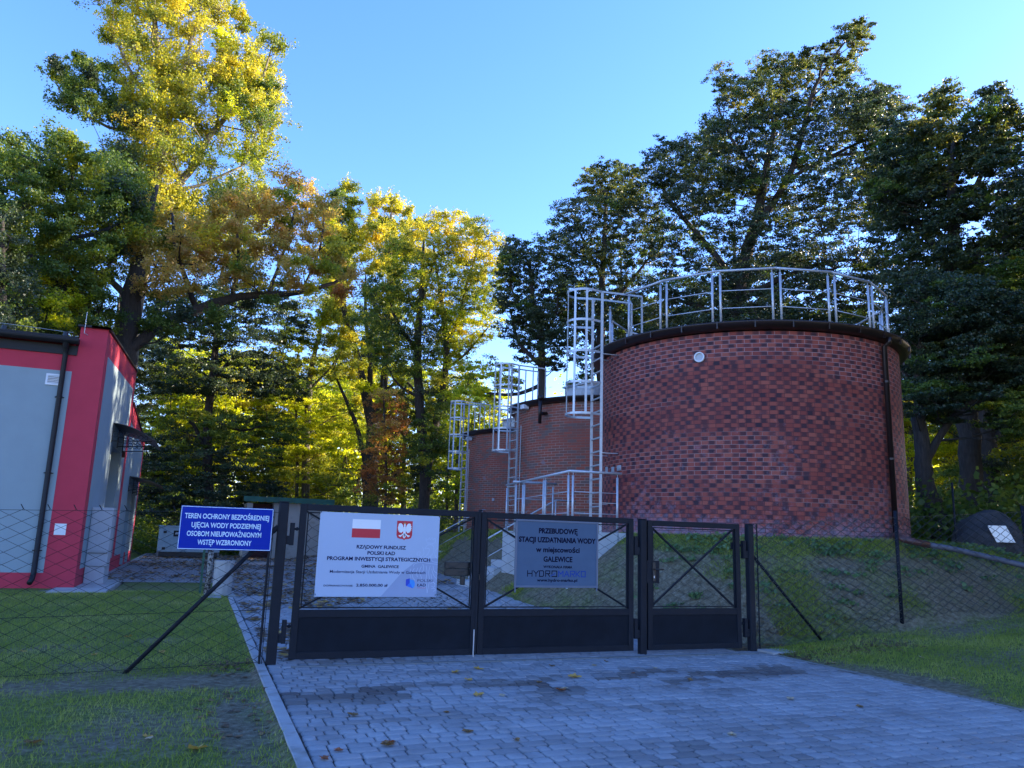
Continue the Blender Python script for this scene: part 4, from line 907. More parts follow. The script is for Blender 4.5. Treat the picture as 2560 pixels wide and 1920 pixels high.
# meter cabinet by the side wall
cb = thing('meter_cabinet', 'pale grey utility cabinet standing against the side wall of the building', 'cabinet', (-2.3, 22.6, 0))
MB().box(-2.545, -2.06, 22.35, 23.0, .45, 1.90).build('body', CABM, cb, bevel=.01); MB().box(-2.545, -2.10, 22.38, 22.97, .02, .445).build('plinth', CABM, cb, bevel=.008)
cd = MB().box(-2.50, -2.09, 22.335, 22.348, .82, 1.86).build('door', CABM, cb, bevel=.003); MB().box(-2.52, -2.08, 22.33, 22.348, .76, .785).build('seam', CONCD, cb)
MB().box(-2.13, -2.11, 22.32, 22.335, 1.3, 1.42).build('handle', CONCD, cd)
c2 = thing('meter_cabinet', 'lower cabinet directly behind the pale utility cabinet', 'cabinet', (-2.3, 23.4, 0)); MB().box(-2.545, -2.12, 23.05, 23.7, .03, 1.85).build('body', CABM, c2, bevel=.01)
# ------------------------------------------------------------------ yard objects
gn = thing('generator', 'pale blue-grey enclosed generator standing at the back of the yard', 'generator', (-.3, 42, 0))
MB().box(-1.78, 1.05, 41.8, 43.0, .26, 1.50).build('enclosure', GENM, gn, bevel=.03); MB().box(-1.82, 1.09, 41.77, 43.03, 1.44, 1.51).build('lid', GENM, gn, bevel=.02)
MB().box(-1.7, 1.0, 41.85, 42.95, .06, .26).build('skid', BLACK, gn)
cpn = MB().box(-1.12, -.72, 41.775, 41.798, 1.0, 1.28).build('control_window', DARKM, gn); MB().box(-1.05, -.8, 41.77, 41.774, 1.1, 1.2).build('gauge', ZINC, cpn)
for x, z in ((-1.5, 1.2), (-1.5, .42), (-.75, .68)): MB().box(x-.07, x+.07, 41.77, 41.798, z-.06, z+.06).build('latch', BLACK, gn, bevel=.01)
for x in (-1.75, 1.0): MB().box(x-.05, x+.05, 41.85, 42.9, 0, .26).build('foot', CONCD, gn)
sh_ = thing('garage_shed', 'low cream garage with a green sheet roof at the back of the yard', 'shed', (4.3, 44, 0))
MB().box(3.55, 6.35, 43.2, 47, -.05, 2.86).build('wall', CREAM, sh_); MB().box(2.2, 2.5, 43.2, 47, -.05, 2.8).build('wall', CREAM, sh_, label='narrow cream pier left of the opening'); MB().box(2.5, 3.55, 44.0, 44.1, 0, 2.8).build('door', MAROON, sh_)
MB().box(2.2, 6.35, 46.9, 47.1, 0, 2.8).build('back_wall', CREAM, sh_)
rfm = MB(); n = 26
for k in range(n):
    xa = 2.0+4.65*k/n; xb = 2.0+4.65*(k+1)/n; h0 = .0 if k % 2 else .03; h1 = .03 if k % 2 else .0
    rfm.v += [(xa, 42.9, 2.86+h0), (xb, 42.9, 2.86+h1), (xb, 42.9, 3.14+h1*.3), (xa, 42.9, 3.14+h0*.3), (xa, 47.2, 3.3), (xb, 47.2, 3.3)]; i = k*6; rfm.f += [(i, i+1, i+2, i+3), (i+3, i+2, i+5, i+4)]
rfm.build('roof', TARP, sh_)
bn_ = thing('concrete_bin', 'round ribbed concrete bin beside the drive behind the blue sign', 'bin', (.62, 19.3, 0))
rb = MB(); n = 48
for z in (0, .12, .66, .72):
    for k in range(n):
        a = 2*math.pi*k/n; r_ = .205+(.006*(k % 4 < 2))*(.1 < z < .7)+(.012 if z > .7 else 0); rb.v.append((.62+r_*math.cos(a), 19.3+r_*math.sin(a), z))
for j in range(3):
    for k in range(n): rb.f.append((j*n+k, j*n+(k+1) % n, (j+1)*n+(k+1) % n, (j+1)*n+k))
rb.f.append(tuple(3*n+k for k in range(n))); rb.build('drum', CONC, bn_)
MB().tube([(.62, 19.3, .70), (.62, 19.3, .76)], .22, 32).build('rim', CONC, bn_)
MB().box(.25, .95, 19.0, 19.7, -.1, .02).build('plinth', CONC, bn_)
BIR = simple('mottled_bark', (.30, .28, .25), .9, 0, .1, 9, .3, .3, ((.05, .045, .04), 16, .48, .55))
MB().tube([(.30, 19.6, -.1), (.32, 19.6, .5), (.30, 19.62, 1.35)], [.075, .068, .06], 12).build('mottled_trunk', BIR, None, True, origin=(.3, 19.6, 0)); tag(COL.objects[-1], 'mottled grey tree stump upright beside the concrete bin', 'stump')
MB().box(.14, .19, 19.55, 19.60, -.1, 1.3).build('green_post', simple('green_paint', (.012, .08, .045), .5), None, origin=(.16, 19.57, 0)); tag(COL.objects[-1], 'thin green metal post beside the mottled stump', 'post')
# boulder with plaque on the bank at the right
bo = pz_(2470, 1372, 20.5); rs_ = np.random.RandomState(3)
bt = thing('boulder', 'large dark boulder with a metal plaque on the bank at the right', 'boulder', (bo.x, bo.y, bo.z-.1))
import bmesh
bmx = bmesh.new(); bmesh.ops.create_icosphere(bmx, subdivisions=5, radius=1)
for v in bmx.verts:
    p = v.co; nn = .16*(float(vn(p.x*1.0+5, p.y+p.z*2.0, .8))-.5)+.10*(float(vn(p.x+9, p.z*1.3+p.y, .35))-.5)+.03*(float(vn(p.x*1.1+2, p.z-p.y, .12))-.5)
    s_ = 1+nn; p.x *= .80*s_; p.y *= .7*s_; p.z *= (.78 if p.z > 0 else .4)*s_; p.x += .15*p.z
me = bpy.data.meshes.new('stone'); bmx.to_mesh(me); bmx.free(); me.materials.append(STONE); me.shade_smooth(); so_ = link('stone', me, bt, (bo.x, bo.y, bo.z-.05))
so_.location = (0, 0, .1)
v1 = ray(2500, 1335).normalized(); pq = pz_(2503, 1335, 19.75)
tocam = Vector((-pq.x, -pq.y, 0)).normalized(); sdv = tocam.cross(Vector((0, 0, 1))).normalized()*-1; upv = (Vector((0, 0, 1))*.93+sdv*-.40).normalized()
MB().quadbox(pq, sdv*.17, upv*.19, tocam*.01).build('plaque', MIRR, bt, bevel=.004)

# ------------------------------------------------------------------ trees
def leaves(cen, n_per, sig, lsz, rs, flat=1.0, up=0.0):
    """quads scattered round the twig centres; cen (k,3), sig (k,) spread"""
    k = len(cen); c = np.repeat(cen, n_per, 0); sg = np.repeat(sig, n_per)[:, None]; N_ = len(c)
    off = rs.randn(N_, 3)*sg; off[:, 2] *= flat; p = c+off
    d = rs.randn(N_, 3); d[:, 2] = d[:, 2]*.7+up; d /= np.linalg.norm(d, axis=1)[:, None]
    e = rs.randn(N_, 3); e -= d*(e*d).sum(1)[:, None]; e /= np.linalg.norm(e, axis=1)[:, None]
    L = lsz*(.6+.8*rs.rand(N_))[:, None]; nrm = np.cross(d, e)
    a = p-d*L*.5; b = p+e*L*.36+nrm*L*.08; c_ = p+d*L*.5; dd = p-e*L*.36+nrm*L*.08
    return np.stack([a, b, c_, dd], 1).reshape(-1, 3)
def inpoly(x, y, poly):
    r = False; j = len(poly)-1
    for i in range(len(poly)):
        xi, yi = poly[i]; xj, yj = poly[j]
        if (yi > y) != (yj > y) and x < (xj-xi)*(y-yi)/(yj-yi)+xi: r = not r
        j = i
    return r
TREES = {}
ALT = {LGOLD: (LGRNG, LGOLD, LGRNG), LORNG: (LGRNG, LGOLD, LORNG), LGRNG: (LGRN, LGOLD, LYELG), LGRN: (LGRNG, LDARK, LGRNG), LDARK: (LGRN, LLOC, LLOC), LLOC: (LLOCG, LDARK, LGRN), LLOCG: (LLOC, LLOCG), LYELG: (LGRNG, LGOLD), LRUST: (LORNG, LGRNG)}
def tree(name, label, cat, D, trunk, limbs, polys, seed, bark_=BARK, thick=3.0, lsz=.15, group=None, flat=.8, up=0.0, nleaf=26, twigs=12, upsh=.25, holes=()):
    """trunk/limbs: lists of (px,py,radius_m[,dD]); polys: (outline, clump radius px, number of clumps, leaf material index) """
    rs = np.random.RandomState(seed); rg = random.Random(seed)
    pt = [P3(p[0], p[1], D+(p[3] if len(p) > 3 else 0)) for p in trunk]; base = pt[0].copy(); gz0 = tz(base[0], base[1]); base[2] = gz0
    t = thing(name, label, cat, tuple(base), group)
    wood = MB(); nodes_ = []
    def addtube(P, R, n=9):
        Q = []; RQ = []
        for i in range(len(P)-1):
            for k in range(4):
                f = k/4; p0 = P[max(i-1, 0)]; p1 = P[i]; p2 = P[i+1]; p3 = P[min(i+2, len(P)-1)]
                q = .5*((2*p1)+(p2-p0)*f+(2*p0-5*p1+4*p2-p3)*f*f+(3*p1-p0-3*p2+p3)*f**3); Q.append(q+rs.randn(3)*R[i]*.10); RQ.append(R[i]*(1-f)+R[i+1]*f)
        Q.append(P[-1]); RQ.append(R[-1]); wood.tube([tuple(q) for q in Q], RQ, n)
        for q, r in zip(Q, RQ): nodes_.append((q, r))
    P = [base-np.array([0, 0, .3])]+pt[1:] if pt[0][2]-gz0 > .3 or True else pt
    P = [base-np.array([0, 0, .3])]+([pt[0]] if pt[0][2] > gz0+.8 else [])+pt[1:]
    R = [trunk[0][2]*1.25]+([trunk[0][2]] if pt[0][2] > gz0+.8 else [])+[p[2] for p in trunk[1:]]
    addtube(P, R, 12)
    for lb in limbs: addtube([P3(p[0], p[1], D+(p[3] if len(p) > 3 else 0)) for p in lb], [p[2] for p in lb], 8)
    mats = {}; 
    skel = list(nodes_)
    NP = np.array([q for q, _ in skel]); NR = np.array([r for _, r in skel])
    for (outline, rpx, cnt, mat) in polys:
        xs_ = [p[0] for p in outline]; ys_ = [p[1] for p in outline]; x0, x1, y0, y1 = min(xs_), max(xs_), min(ys_), max(ys_); got = []; tries = 0
        cx = (x0+x1)/2; hw = (x1-x0)/2
        while len(got) < cnt and tries < cnt*60:
            tries += 1; x = rg.uniform(x0, x1); y = rg.uniform(y0, y1)
            if not inpoly(x, y, outline): continue
            mind = rpx*(.75 if tries < cnt*30 else .45)
            if any((x-a)**2+(y-b)**2 < mind**2 for a, b in got): continue
            if any((x-a)**2+(y-b)**2 < c*c for a, b, c in holes): continue
            got.append((x, y))
        for x, y in got:
            th = thick*math.sqrt(max(.08, 1-((x-cx)/(hw*1.05))**2)); dD = rg.uniform(-th, th); c = P3(x, y, D+dD); rm = rpx*D/1681*rg.uniform(.8, 1.35); mt = rg.choice(ALT[mat]) if rg.random() < .3 else mat; cen = []; sg = []
            dist = np.linalg.norm(NP-c, axis=1)+2.0*np.maximum(0, NP[:, 2]-c[2]+.3)+.0
            j = int(np.argmin(dist)); q = NP[j]; ln = np.linalg.norm(c-q)
            r0 = min(NR[j]*.6, .02+.012*ln); mid = (q+c)/2+np.array([rg.uniform(-.1, .1)*ln, rg.uniform(-.1, .1)*ln, -.06*ln])
            wood.tube([tuple(q), tuple(mid), tuple(c)], [r0, r0*.7, r0*.4], 5, False)
            NP = np.vstack([NP, mid[None], c[None]]); NR = np.append(NR, [r0*.8, r0*.6])
            for k in range(twigs):
                d = rs.randn(3); d[2] = abs(d[2])*upsh+d[2]*flat*.6; d /= np.linalg.norm(d)+1e-6; e = c+d*rm*(.3+1.05*rs.rand()**.8)*(1.55 if up > .4 else 1)
                wood.tube([tuple(c), tuple(e)], [r0*.35+.003, .004], 3, False)
                for f in ((1.0, .62) if up > 0 else (1.0,)): cen.append(c+(e-c)*f); sg.append(rm*(.12+.13*rs.rand()))
            vv = leaves(np.array(cen), int(nleaf*2.3), np.array(sg)*1.1, lsz*.56, rs, flat, up); mats.setdefault(mt, []).append(vv)
    wood.build('trunk', bark_, t, True)
    if mats:
        ks = list(mats); cat_ = [np.concatenate(mats[k]) for k in ks]; vv = np.concatenate(cat_)-base[None]; m_ = npmesh('crown', vv, np.arange(len(vv)).reshape(-1, 4), ks[0])
        for k in ks[1:]: m_.materials.append(k)
        m_.polygons.foreach_set('material_index', np.repeat(np.arange(len(ks)), [len(c)//4 for c in cat_]).astype(np.int32))
        o = bpy.data.objects.new('crown', m_); COL.objects.link(o); o.parent = t
    TREES[label] = t
    return t
def copytree(src, loc, rot, scale, label, group=None, name=None):
    r = src.copy(); COL.objects.link(r); r.location = loc; r.rotation_euler = (0, 0, rot); r.scale = (scale, scale, scale); r['label'] = label
    if group: r['group'] = group
    elif 'group' in r: del r['group']
    if name: r.name = name
    for ch in src.children: c = ch.copy(); COL.objects.link(c); c.parent = r
    return r
# crowns, outlines in the 2212 px wide view of the photograph, each at its own distance
tree('poplar', 'very tall golden poplar with upswept limbs above the red building', 'tree', 38,
     [(235, 1120, .50), (262, 900, .42), (295, 640, .34), (330, 430, .30), (345, 300, .24), (350, 180, .18), (335, 60, .12), (330, -60, .08), (325, -170, .04)],
     [[(345, 330, .20), (372, 230, .15), (400, 130, .11), (430, 20, .07), (440, -90, .04)], [(345, 450, .22), (410, 370, .18), (450, 300, .15), (500, 240, .11), (560, 180, .07), (585, 110, .03)],
      [(470, 280, .08), (472, 200, .06), (478, 120, .04)], [(335, 300, .13), (290, 285, .10), (235, 275, .07), (170, 235, .05), (125, 190, .03)], [(325, 345, .09), (270, 350, .06), (230, 370, .04)], [(335, 240, .10), (280, 150, .07), (240, 60, .04)], [(330, 420, .12), (430, 400, .07), (520, 360, .05)]],
     [([(255, -170), (415, -170), (470, -60), (475, 25), (445, 60), (395, 100), (330, 120), (275, 150), (232, 100), (212, 15), (225, -70)], 22, 73, LGOLD),
      ([(395, 100), (430, 10), (478, 30), (478, 105), (470, 175), (500, 230), (480, 300), (420, 300), (380, 230)], 22, 19, LGOLD),
      ([(482, 55), (500, 30), (530, 40), (530, 150), (520, 240), (480, 260), (470, 150)], 16, 21, LGRNG), ([(548, 110), (575, 70), (612, 110), (608, 180), (590, 250), (560, 290), (510, 250), (530, 180)], 17, 14, LGRNG), ([(500, 120), (548, 110), (575, 90), (590, 150), (590, 250), (540, 290), (500, 250)], 17, 14, LGOLD),
      ([(100, 160), (118, 140), (150, 180), (200, 215), (235, 230), (240, 265), (170, 255), (120, 225)], 16, 15, LGRN), ([(165, 110), (190, 130), (215, 190), (270, 250), (240, 245), (180, 190)], 14, 10, LGRN),
      ([(215, 30), (240, 150), (300, 260), (290, 320), (250, 240), (230, 140)], 17, 11, LGRN),
      ([(270, 150), (400, 130), (420, 260), (400, 330), (370, 400), (400, 470), (330, 480), (290, 380), (270, 260)], 22, 51, LGOLD),
      ([(410, 330), (490, 290), (585, 240), (600, 260), (575, 330), (560, 390), (580, 480), (520, 540), (430, 520), (380, 470)], 24, 40, LGRNG),
      ([(200, 330), (290, 330), (300, 420), (230, 420)], 22, 9, LGRN), ([(300, 430), (440, 460), (560, 500), (560, 560), (420, 590), (290, 540)], 24, 21, LGOLD)],
     101, BARKY, 2.6, .17, flat=1.1, up=.5, nleaf=15, upsh=1.6)
tree('oak', 'spreading tree with rust-orange leaves on a long dark limb reaching right', 'tree', 31,
     [(205, 1120, .52), (232, 900, .46), (268, 740, .42), (284, 650, .36), (300, 560, .24), (320, 470, .14), (340, 400, .07)],
     [[(262, 775, .22), (330, 715, .21), (420, 672, .21), (500, 645, .17), (580, 636, .14), (650, 632, .11), (710, 615, .08), (745, 600, .04)], [(425, 668, .12), (400, 600, .10), (380, 540, .07), (372, 460, .04)],
      [(580, 636, .08), (600, 580, .06), (620, 520, .05), (640, 440, .03)], [(500, 645, .08), (515, 560, .06), (510, 470, .04), (512, 400, .02)], [(288, 660, .15), (230, 600, .10), (160, 570, .06)], [(650, 632, .05), (690, 540, .04), (700, 460, .02)]],
     [([(270, 470), (330, 430), (430, 430), (470, 520), (420, 620), (330, 640), (270, 590)], 24, 37, LORNG), ([(430, 470), (500, 390), (560, 420), (590, 520), (560, 620), (450, 630)], 22, 30, LORNG),
      ([(560, 430), (600, 410), (612, 375), (632, 368), (645, 400), (680, 410), (700, 430), (735, 470), (740, 570), (700, 620), (600, 620)], 22, 37, LORNG),
      ([(330, 640), (600, 640), (560, 690), (400, 730), (300, 720)], 22, 14, LGRN), ([(690, 560), (760, 560), (780, 600), (740, 640)], 18, 4, LRUST)],
     102, BARK, 2.4, .15, flat=.9, up=.2, nleaf=15, holes=((560, 560, 22), (640, 590, 18), (470, 600, 16)))
tree('maple', 'broad green maple with golden patches filling the left edge behind the building', 'tree', 30,
     [(130, 1100, .34), (128, 900, .30), (122, 700, .26), (135, 560, .20), (150, 450, .12), (155, 350, .05)],
     [[(130, 640, .14), (70, 560, .10), (20, 480, .06)], [(140, 520, .10), (220, 500, .07), (280, 470, .04)], [(150, 430, .07), (100, 370, .05), (40, 330, .03)], [(180, 720, .11), (182, 900, .13), (184, 1080, .15)], [(180, 720, .10), (200, 600, .07)]],
     [([(0, 310), (15, 292), (40, 330), (70, 345), (100, 300), (115, 285), (135, 320), (150, 285), (165, 300), (180, 345), (240, 345), (300, 380), (310, 470), (280, 560), (230, 620), (120, 600), (0, 560), (-60, 460), (-40, 350)], 25, 122, LGRN),
      ([(-60, 560), (0, 560), (120, 600), (230, 620), (270, 700), (230, 740), (120, 730), (20, 740), (-60, 740)], 24, 62, LGRN), ([(60, 600), (160, 610), (200, 680), (140, 720), (60, 700)], 22, 16, LYELG)],
     103, BARK, 2.8, .15, flat=.9, up=.3, upsh=1.0, nleaf=14, holes=((95, 690, 20), (150, 690, 14)))
tree('yew', 'very dark evergreen at the left edge above the roof', 'tree', 26, [(-20, 1100, .3), (-10, 900, .26), (0, 650, .16), (5, 480, .06)], [],
     [([(-80, 480), (-10, 440), (30, 500), (48, 600), (60, 700), (50, 760), (-80, 760)], 24, 56, LDARK)], 104, BARK, 2.0, .12, nleaf=22)
tree('beech', 'dark layered beech standing left of the yard behind the generator', 'tree', 46,
     [(452, 1095, .30), (447, 1010, .27), (450, 900, .24), (462, 800, .20), (468, 700, .16), (478, 600, .10), (490, 520, .04)],
     [[(448, 990, .12), (425, 930, .10), (400, 900, .07), (370, 890, .04)], [(460, 820, .12), (510, 770, .09), (560, 760, .06), (620, 790, .03)], [(452, 900, .10), (520, 930, .07), (590, 910, .04)], [(468, 720, .09), (420, 680, .06), (370, 680, .03)], [(470, 690, .09), (530, 650, .06), (560, 620, .03)]],
     [([(300, 640), (430, 610), (600, 620), (660, 690), (640, 760), (560, 740), (430, 760), (330, 740)], 20, 85, LDARK), ([(330, 760), (440, 780), (560, 760), (640, 810), (660, 870), (560, 860), (420, 850), (320, 850)], 18, 75, LDARK),
      ([(350, 890), (470, 880), (640, 900), (660, 960), (560, 1000), (460, 960), (360, 950)], 18, 48, LGRN), ([(300, 930), (440, 960), (560, 1010), (620, 1060), (600, 1110), (300, 1120)], 20, 85, LDARK), ([(310, 990), (400, 960), (420, 1060), (310, 1080)], 16, 13, LGRNG)],
     105, BARK, 3.0, .19, flat=.45, nleaf=17, holes=((345, 800, 26), (350, 880, 22), (410, 820, 16), (500, 800, 14)))
tree('hornbeam', 'bright yellow-green hornbeam over the green-roofed garage', 'tree', 50,
     [(662, 1100, .26), (660, 1000, .24), (664, 900, .21), (672, 800, .17), (690, 720, .12), (705, 640, .05)],
     [[(664, 880, .08), (620, 800, .06), (600, 740, .03)], [(670, 840, .08), (725, 780, .06), (750, 720, .03)], [(640, 1100, .12), (642, 1000, .10), (640, 900, .07), (630, 800, .03)], [(662, 940, .07), (720, 900, .05), (760, 890, .03)]],
     [([(600, 660), (690, 620), (760, 660), (790, 740), (760, 820), (660, 840), (590, 800), (570, 720)], 20, 64, LGRNG), ([(600, 850), (700, 850), (770, 900), (760, 960), (660, 980), (590, 960), (590, 880)], 18, 61, LYELG),
      ([(560, 980), (700, 980), (750, 1030), (740, 1090), (560, 1090)], 18, 56, LGRNG)],
     106, BARKG, 3.0, .18, flat=.4, nleaf=17, holes=((720, 850, 14),))
tree('poplar' , 'many-stemmed tree with spires of gold leaves in the middle of the row', 'tree', 48,
     [(800, 1105, .50), (800, 1000, .46), (805, 930, .40), (790, 850, .28), (768, 760, .22), (745, 680, .17), (742, 590, .12), (735, 500, .08), (728, 430, .03)],
     [[(805, 930, .32), (825, 850, .26), (835, 760, .22), (838, 660, .18), (842, 560, .12), (845, 460, .05)], [(795, 880, .20), (800, 780, .15), (790, 690, .12), (790, 600, .06)], [(790, 1000, .16), (770, 920, .14), (745, 860, .10), (720, 800, .05)], [(826, 850, .12), (870, 820, .09), (900, 850, .05)], [(805, 930, .1), (855, 880, .08), (890, 800, .05)]],
     [([(700, 440), (725, 405), (765, 408), (772, 470), (762, 560), (750, 640), (700, 620), (690, 520)], 17, 46, LGRNG), ([(800, 440), (815, 412), (845, 430), (870, 440), (900, 470), (890, 560), (850, 620), (790, 600), (770, 520)], 18, 47, LGOLD),
      ([(700, 640), (790, 620), (870, 640), (860, 760), (790, 800), (710, 760)], 18, 44, LGRNG), ([(700, 480), (740, 500), (760, 640), (700, 700)], 16, 18, LGOLD), ([(750, 800), (870, 800), (850, 900), (770, 880)], 16, 16, LYELG)],
     107, BARK, 3.0, .19, flat=1.0, up=.3, nleaf=15, upsh=1.2)
tree('linden', 'two-stemmed linden with a gold rounded crown left of the farthest tank', 'tree', 40,
     [(915, 1105, .28), (916, 1000, .27), (908, 900, .25), (902, 800, .22), (905, 700, .18), (912, 600, .12), (915, 520, .05)],
     [[(920, 1060, .22), (935, 950, .20), (955, 850, .18), (965, 770, .17), (960, 690, .14), (945, 600, .09), (935, 520, .04)], [(962, 740, .13), (990, 690, .10), (1010, 610, .07), (1035, 530, .04)], [(903, 760, .13), (860, 700, .09), (830, 620, .05)], [(960, 800, .08), (1010, 760, .06), (1060, 700, .03)], [(908, 860, .09), (860, 830, .06), (830, 780, .03)], [(905, 680, .09), (940, 560, .05), (990, 500, .03)]],
     [([(880, 500), (925, 470), (960, 455), (1005, 470), (1050, 490), (1080, 530), (1078, 590), (1040, 600), (960, 560), (880, 560), (850, 530)], 18, 69, LGOLD), ([(840, 520), (900, 540), (960, 560), (1040, 600), (1082, 600), (1070, 660), (1000, 680), (900, 660), (830, 640)], 19, 77, LGRNG),
      ([(800, 600), (900, 650), (980, 680), (960, 760), (880, 820), (800, 780), (785, 690)], 19, 83, LGRN), ([(960, 680), (1060, 660), (1080, 640), (1060, 720), (1010, 760), (970, 860), (940, 900), (930, 780)], 18, 46, LYELG), ([(860, 840), (970, 850), (960, 980), (900, 1000), (860, 940)], 17, 40, LGRN), ([(880, 1000), (960, 960), (960, 1060), (890, 1070)], 16, 16, LGRN)],
     108, BARK, 2.6, .15, flat=.7, nleaf=17)
tree('sapling', 'slender sapling with rusty orange leaves right of the garage roof', 'tree', 38, [(832, 1110, .07), (834, 1000, .06), (830, 900, .045), (828, 820, .02)], [[(834, 1000, .03), (800, 930, .02)], [(834, 980, .03), (862, 920, .02)]],
     [([(800, 850), (850, 840), (870, 900), (870, 1000), (850, 1090), (790, 1090), (785, 1000), (800, 930)], 16, 59, LRUST)], 109, BARK, 1.6, .14, flat=.7, nleaf=12)
tree('acacia', 'leaning dark locust tree left of the ladder cages, airy and open', 'tree', 36,
     [(1178, 1000, .24), (1172, 880, .22), (1170, 800, .19), (1168, 720, .15), (1150, 640, .10), (1145, 560, .05)],
     [[(1170, 790, .12), (1120, 740, .09), (1105, 680, .05)], [(1172, 830, .11), (1120, 850, .09), (1060, 850, .06), (1010, 830, .03)], [(1168, 730, .08), (1200, 680, .06), (1205, 620, .03)], [(1168, 700, .07), (1110, 640, .05), (1100, 560, .03)]],
     [([(1085, 560), (1110, 518), (1150, 540), (1190, 510), (1235, 560), (1240, 680), (1200, 740), (1130, 700), (1090, 660)], 18, 89, LLOC), ([(1090, 640), (1180, 680), (1230, 740), (1200, 800), (1130, 780), (1090, 720)], 18, 43, LLOC),
      ([(1085, 560), (1100, 515), (1120, 530), (1110, 640), (1090, 690)], 13, 12, LGRN), ([(1000, 800), (1080, 780), (1130, 830), (1060, 880), (1000, 870)], 16, 24, LYELG)],
     110, BARK, 2.2, .15, flat=.45, nleaf=15)
tree('acacia', 'upright locust tree with a yellow-tipped crown behind the middle tank', 'tree', 38,
     [(1300, 1100, .30), (1300, 900, .28), (1298, 760, .24), (1300, 640, .18), (1305, 520, .12), (1310, 420, .05)],
     [[(1298, 760, .14), (1250, 700, .10), (1220, 640, .05)], [(1300, 680, .12), (1360, 610, .09), (1400, 560, .05)], [(1302, 600, .09), (1260, 520, .06), (1240, 450, .03)], [(1305, 540, .08), (1350, 460, .05), (1370, 400, .03)], [(1300, 800, .12), (1370, 760, .09), (1430, 750, .06)]],
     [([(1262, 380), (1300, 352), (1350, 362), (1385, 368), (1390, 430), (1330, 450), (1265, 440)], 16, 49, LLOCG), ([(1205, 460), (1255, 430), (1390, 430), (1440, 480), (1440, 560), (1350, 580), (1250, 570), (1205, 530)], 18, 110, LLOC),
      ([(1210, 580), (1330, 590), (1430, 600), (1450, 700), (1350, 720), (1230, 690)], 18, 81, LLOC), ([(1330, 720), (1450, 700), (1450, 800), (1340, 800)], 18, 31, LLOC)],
     111, BARK, 2.6, .15, flat=.45, nleaf=15)
tree('acacia', 'great dark locust tree behind the near tank, its top limb leaning right', 'tree', 36,
     [(1560, 1100, .46), (1570, 850, .42), (1585, 680, .36), (1610, 560, .30), (1640, 450, .22), (1660, 340, .15), (1680, 240, .09), (1690, 150, .04)],
     [[(1625, 500, .20), (1700, 390, .16), (1735, 280, .12), (1760, 190, .09), (1810, 110, .05), (1862, 55, .02)], [(1600, 620, .18), (1520, 520, .13), (1450, 440, .09), (1420, 370, .04)], [(1700, 390, .10), (1790, 340, .08), (1870, 330, .05)], [(1650, 400, .10), (1580, 300, .07), (1550, 230, .04)], [(1790, 340, .08), (1880, 300, .06), (1950, 310, .04)], [(1590, 650, .16), (1690, 600, .12), (1780, 570, .08), (1850, 560, .05)], [(1585, 700, .15), (1500, 660, .11), (1430, 640, .06)]],
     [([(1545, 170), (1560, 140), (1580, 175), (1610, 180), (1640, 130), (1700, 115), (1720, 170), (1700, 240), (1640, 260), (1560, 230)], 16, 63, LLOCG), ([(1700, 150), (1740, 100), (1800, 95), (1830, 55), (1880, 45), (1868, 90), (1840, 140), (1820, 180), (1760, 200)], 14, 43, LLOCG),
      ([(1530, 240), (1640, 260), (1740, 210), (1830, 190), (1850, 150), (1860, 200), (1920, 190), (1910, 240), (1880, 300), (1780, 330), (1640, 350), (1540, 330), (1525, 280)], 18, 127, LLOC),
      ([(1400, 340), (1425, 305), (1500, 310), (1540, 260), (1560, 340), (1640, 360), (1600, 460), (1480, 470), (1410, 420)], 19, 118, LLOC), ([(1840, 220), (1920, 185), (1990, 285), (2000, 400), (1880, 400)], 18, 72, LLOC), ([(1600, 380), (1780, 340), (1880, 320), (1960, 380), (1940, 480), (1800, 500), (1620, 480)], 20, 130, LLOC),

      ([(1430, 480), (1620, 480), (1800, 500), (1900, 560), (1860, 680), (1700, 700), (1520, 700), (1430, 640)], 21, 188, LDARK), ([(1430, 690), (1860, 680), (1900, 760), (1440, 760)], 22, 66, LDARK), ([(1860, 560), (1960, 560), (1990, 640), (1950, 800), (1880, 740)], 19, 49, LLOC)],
     112, BARK, 3.2, .15, flat=.42, nleaf=15, holes=((1600, 440, 22), (1690, 470, 16), (1560, 560, 12)))
tree('acacia', 'tall dark locust tree with a forked trunk at the right edge', 'tree', 30,
     [(2100, 1120, .36), (2095, 980, .34), (2085, 840, .31), (2075, 700, .28), (2066, 560, .23), (2058, 460, .17), (2055, 380, .11), (2060, 290, .05)],
     [[(2075, 620, .18), (2010, 520, .14), (1940, 450, .10), (1890, 420, .06), (1860, 380, .03)], [(2062, 480, .12), (2110, 400, .09), (2150, 300, .06), (2160, 220, .03)], [(2068, 580, .12), (2130, 540, .08), (2190, 500, .05)], [(2058, 420, .08), (2000, 350, .06), (1990, 290, .03)], [(2085, 840, .14), (2020, 780, .10), (1980, 740, .05)]],
     [([(1905, 250), (1985, 280), (2010, 420), (1900, 430)], 17, 40, LLOC), ([(1975, 300), (2005, 255), (2015, 200), (2050, 190), (2060, 250), (2050, 330), (2070, 400), (2000, 420), (1960, 360)], 17, 63, LLOCG), ([(2060, 290), (2110, 250), (2130, 200), (2160, 185), (2175, 235), (2205, 270), (2200, 340), (2140, 380), (2070, 380)], 18, 72, LLOC),
      ([(1880, 400), (1960, 370), (2070, 410), (2140, 400), (2120, 470), (2000, 500), (1900, 470)], 18, 89, LLOC), ([(2140, 430), (2200, 350), (2290, 330), (2300, 520), (2200, 560), (2120, 520)], 20, 58, LLOC),
      ([(1890, 480), (2000, 500), (2120, 520), (2120, 620), (2000, 640), (1900, 600)], 20, 72, LLOC), ([(2120, 560), (2300, 520), (2320, 740), (2140, 720)], 22, 57, LGRN)],
     113, BARK, 2.6, .15, flat=.42, nleaf=15)
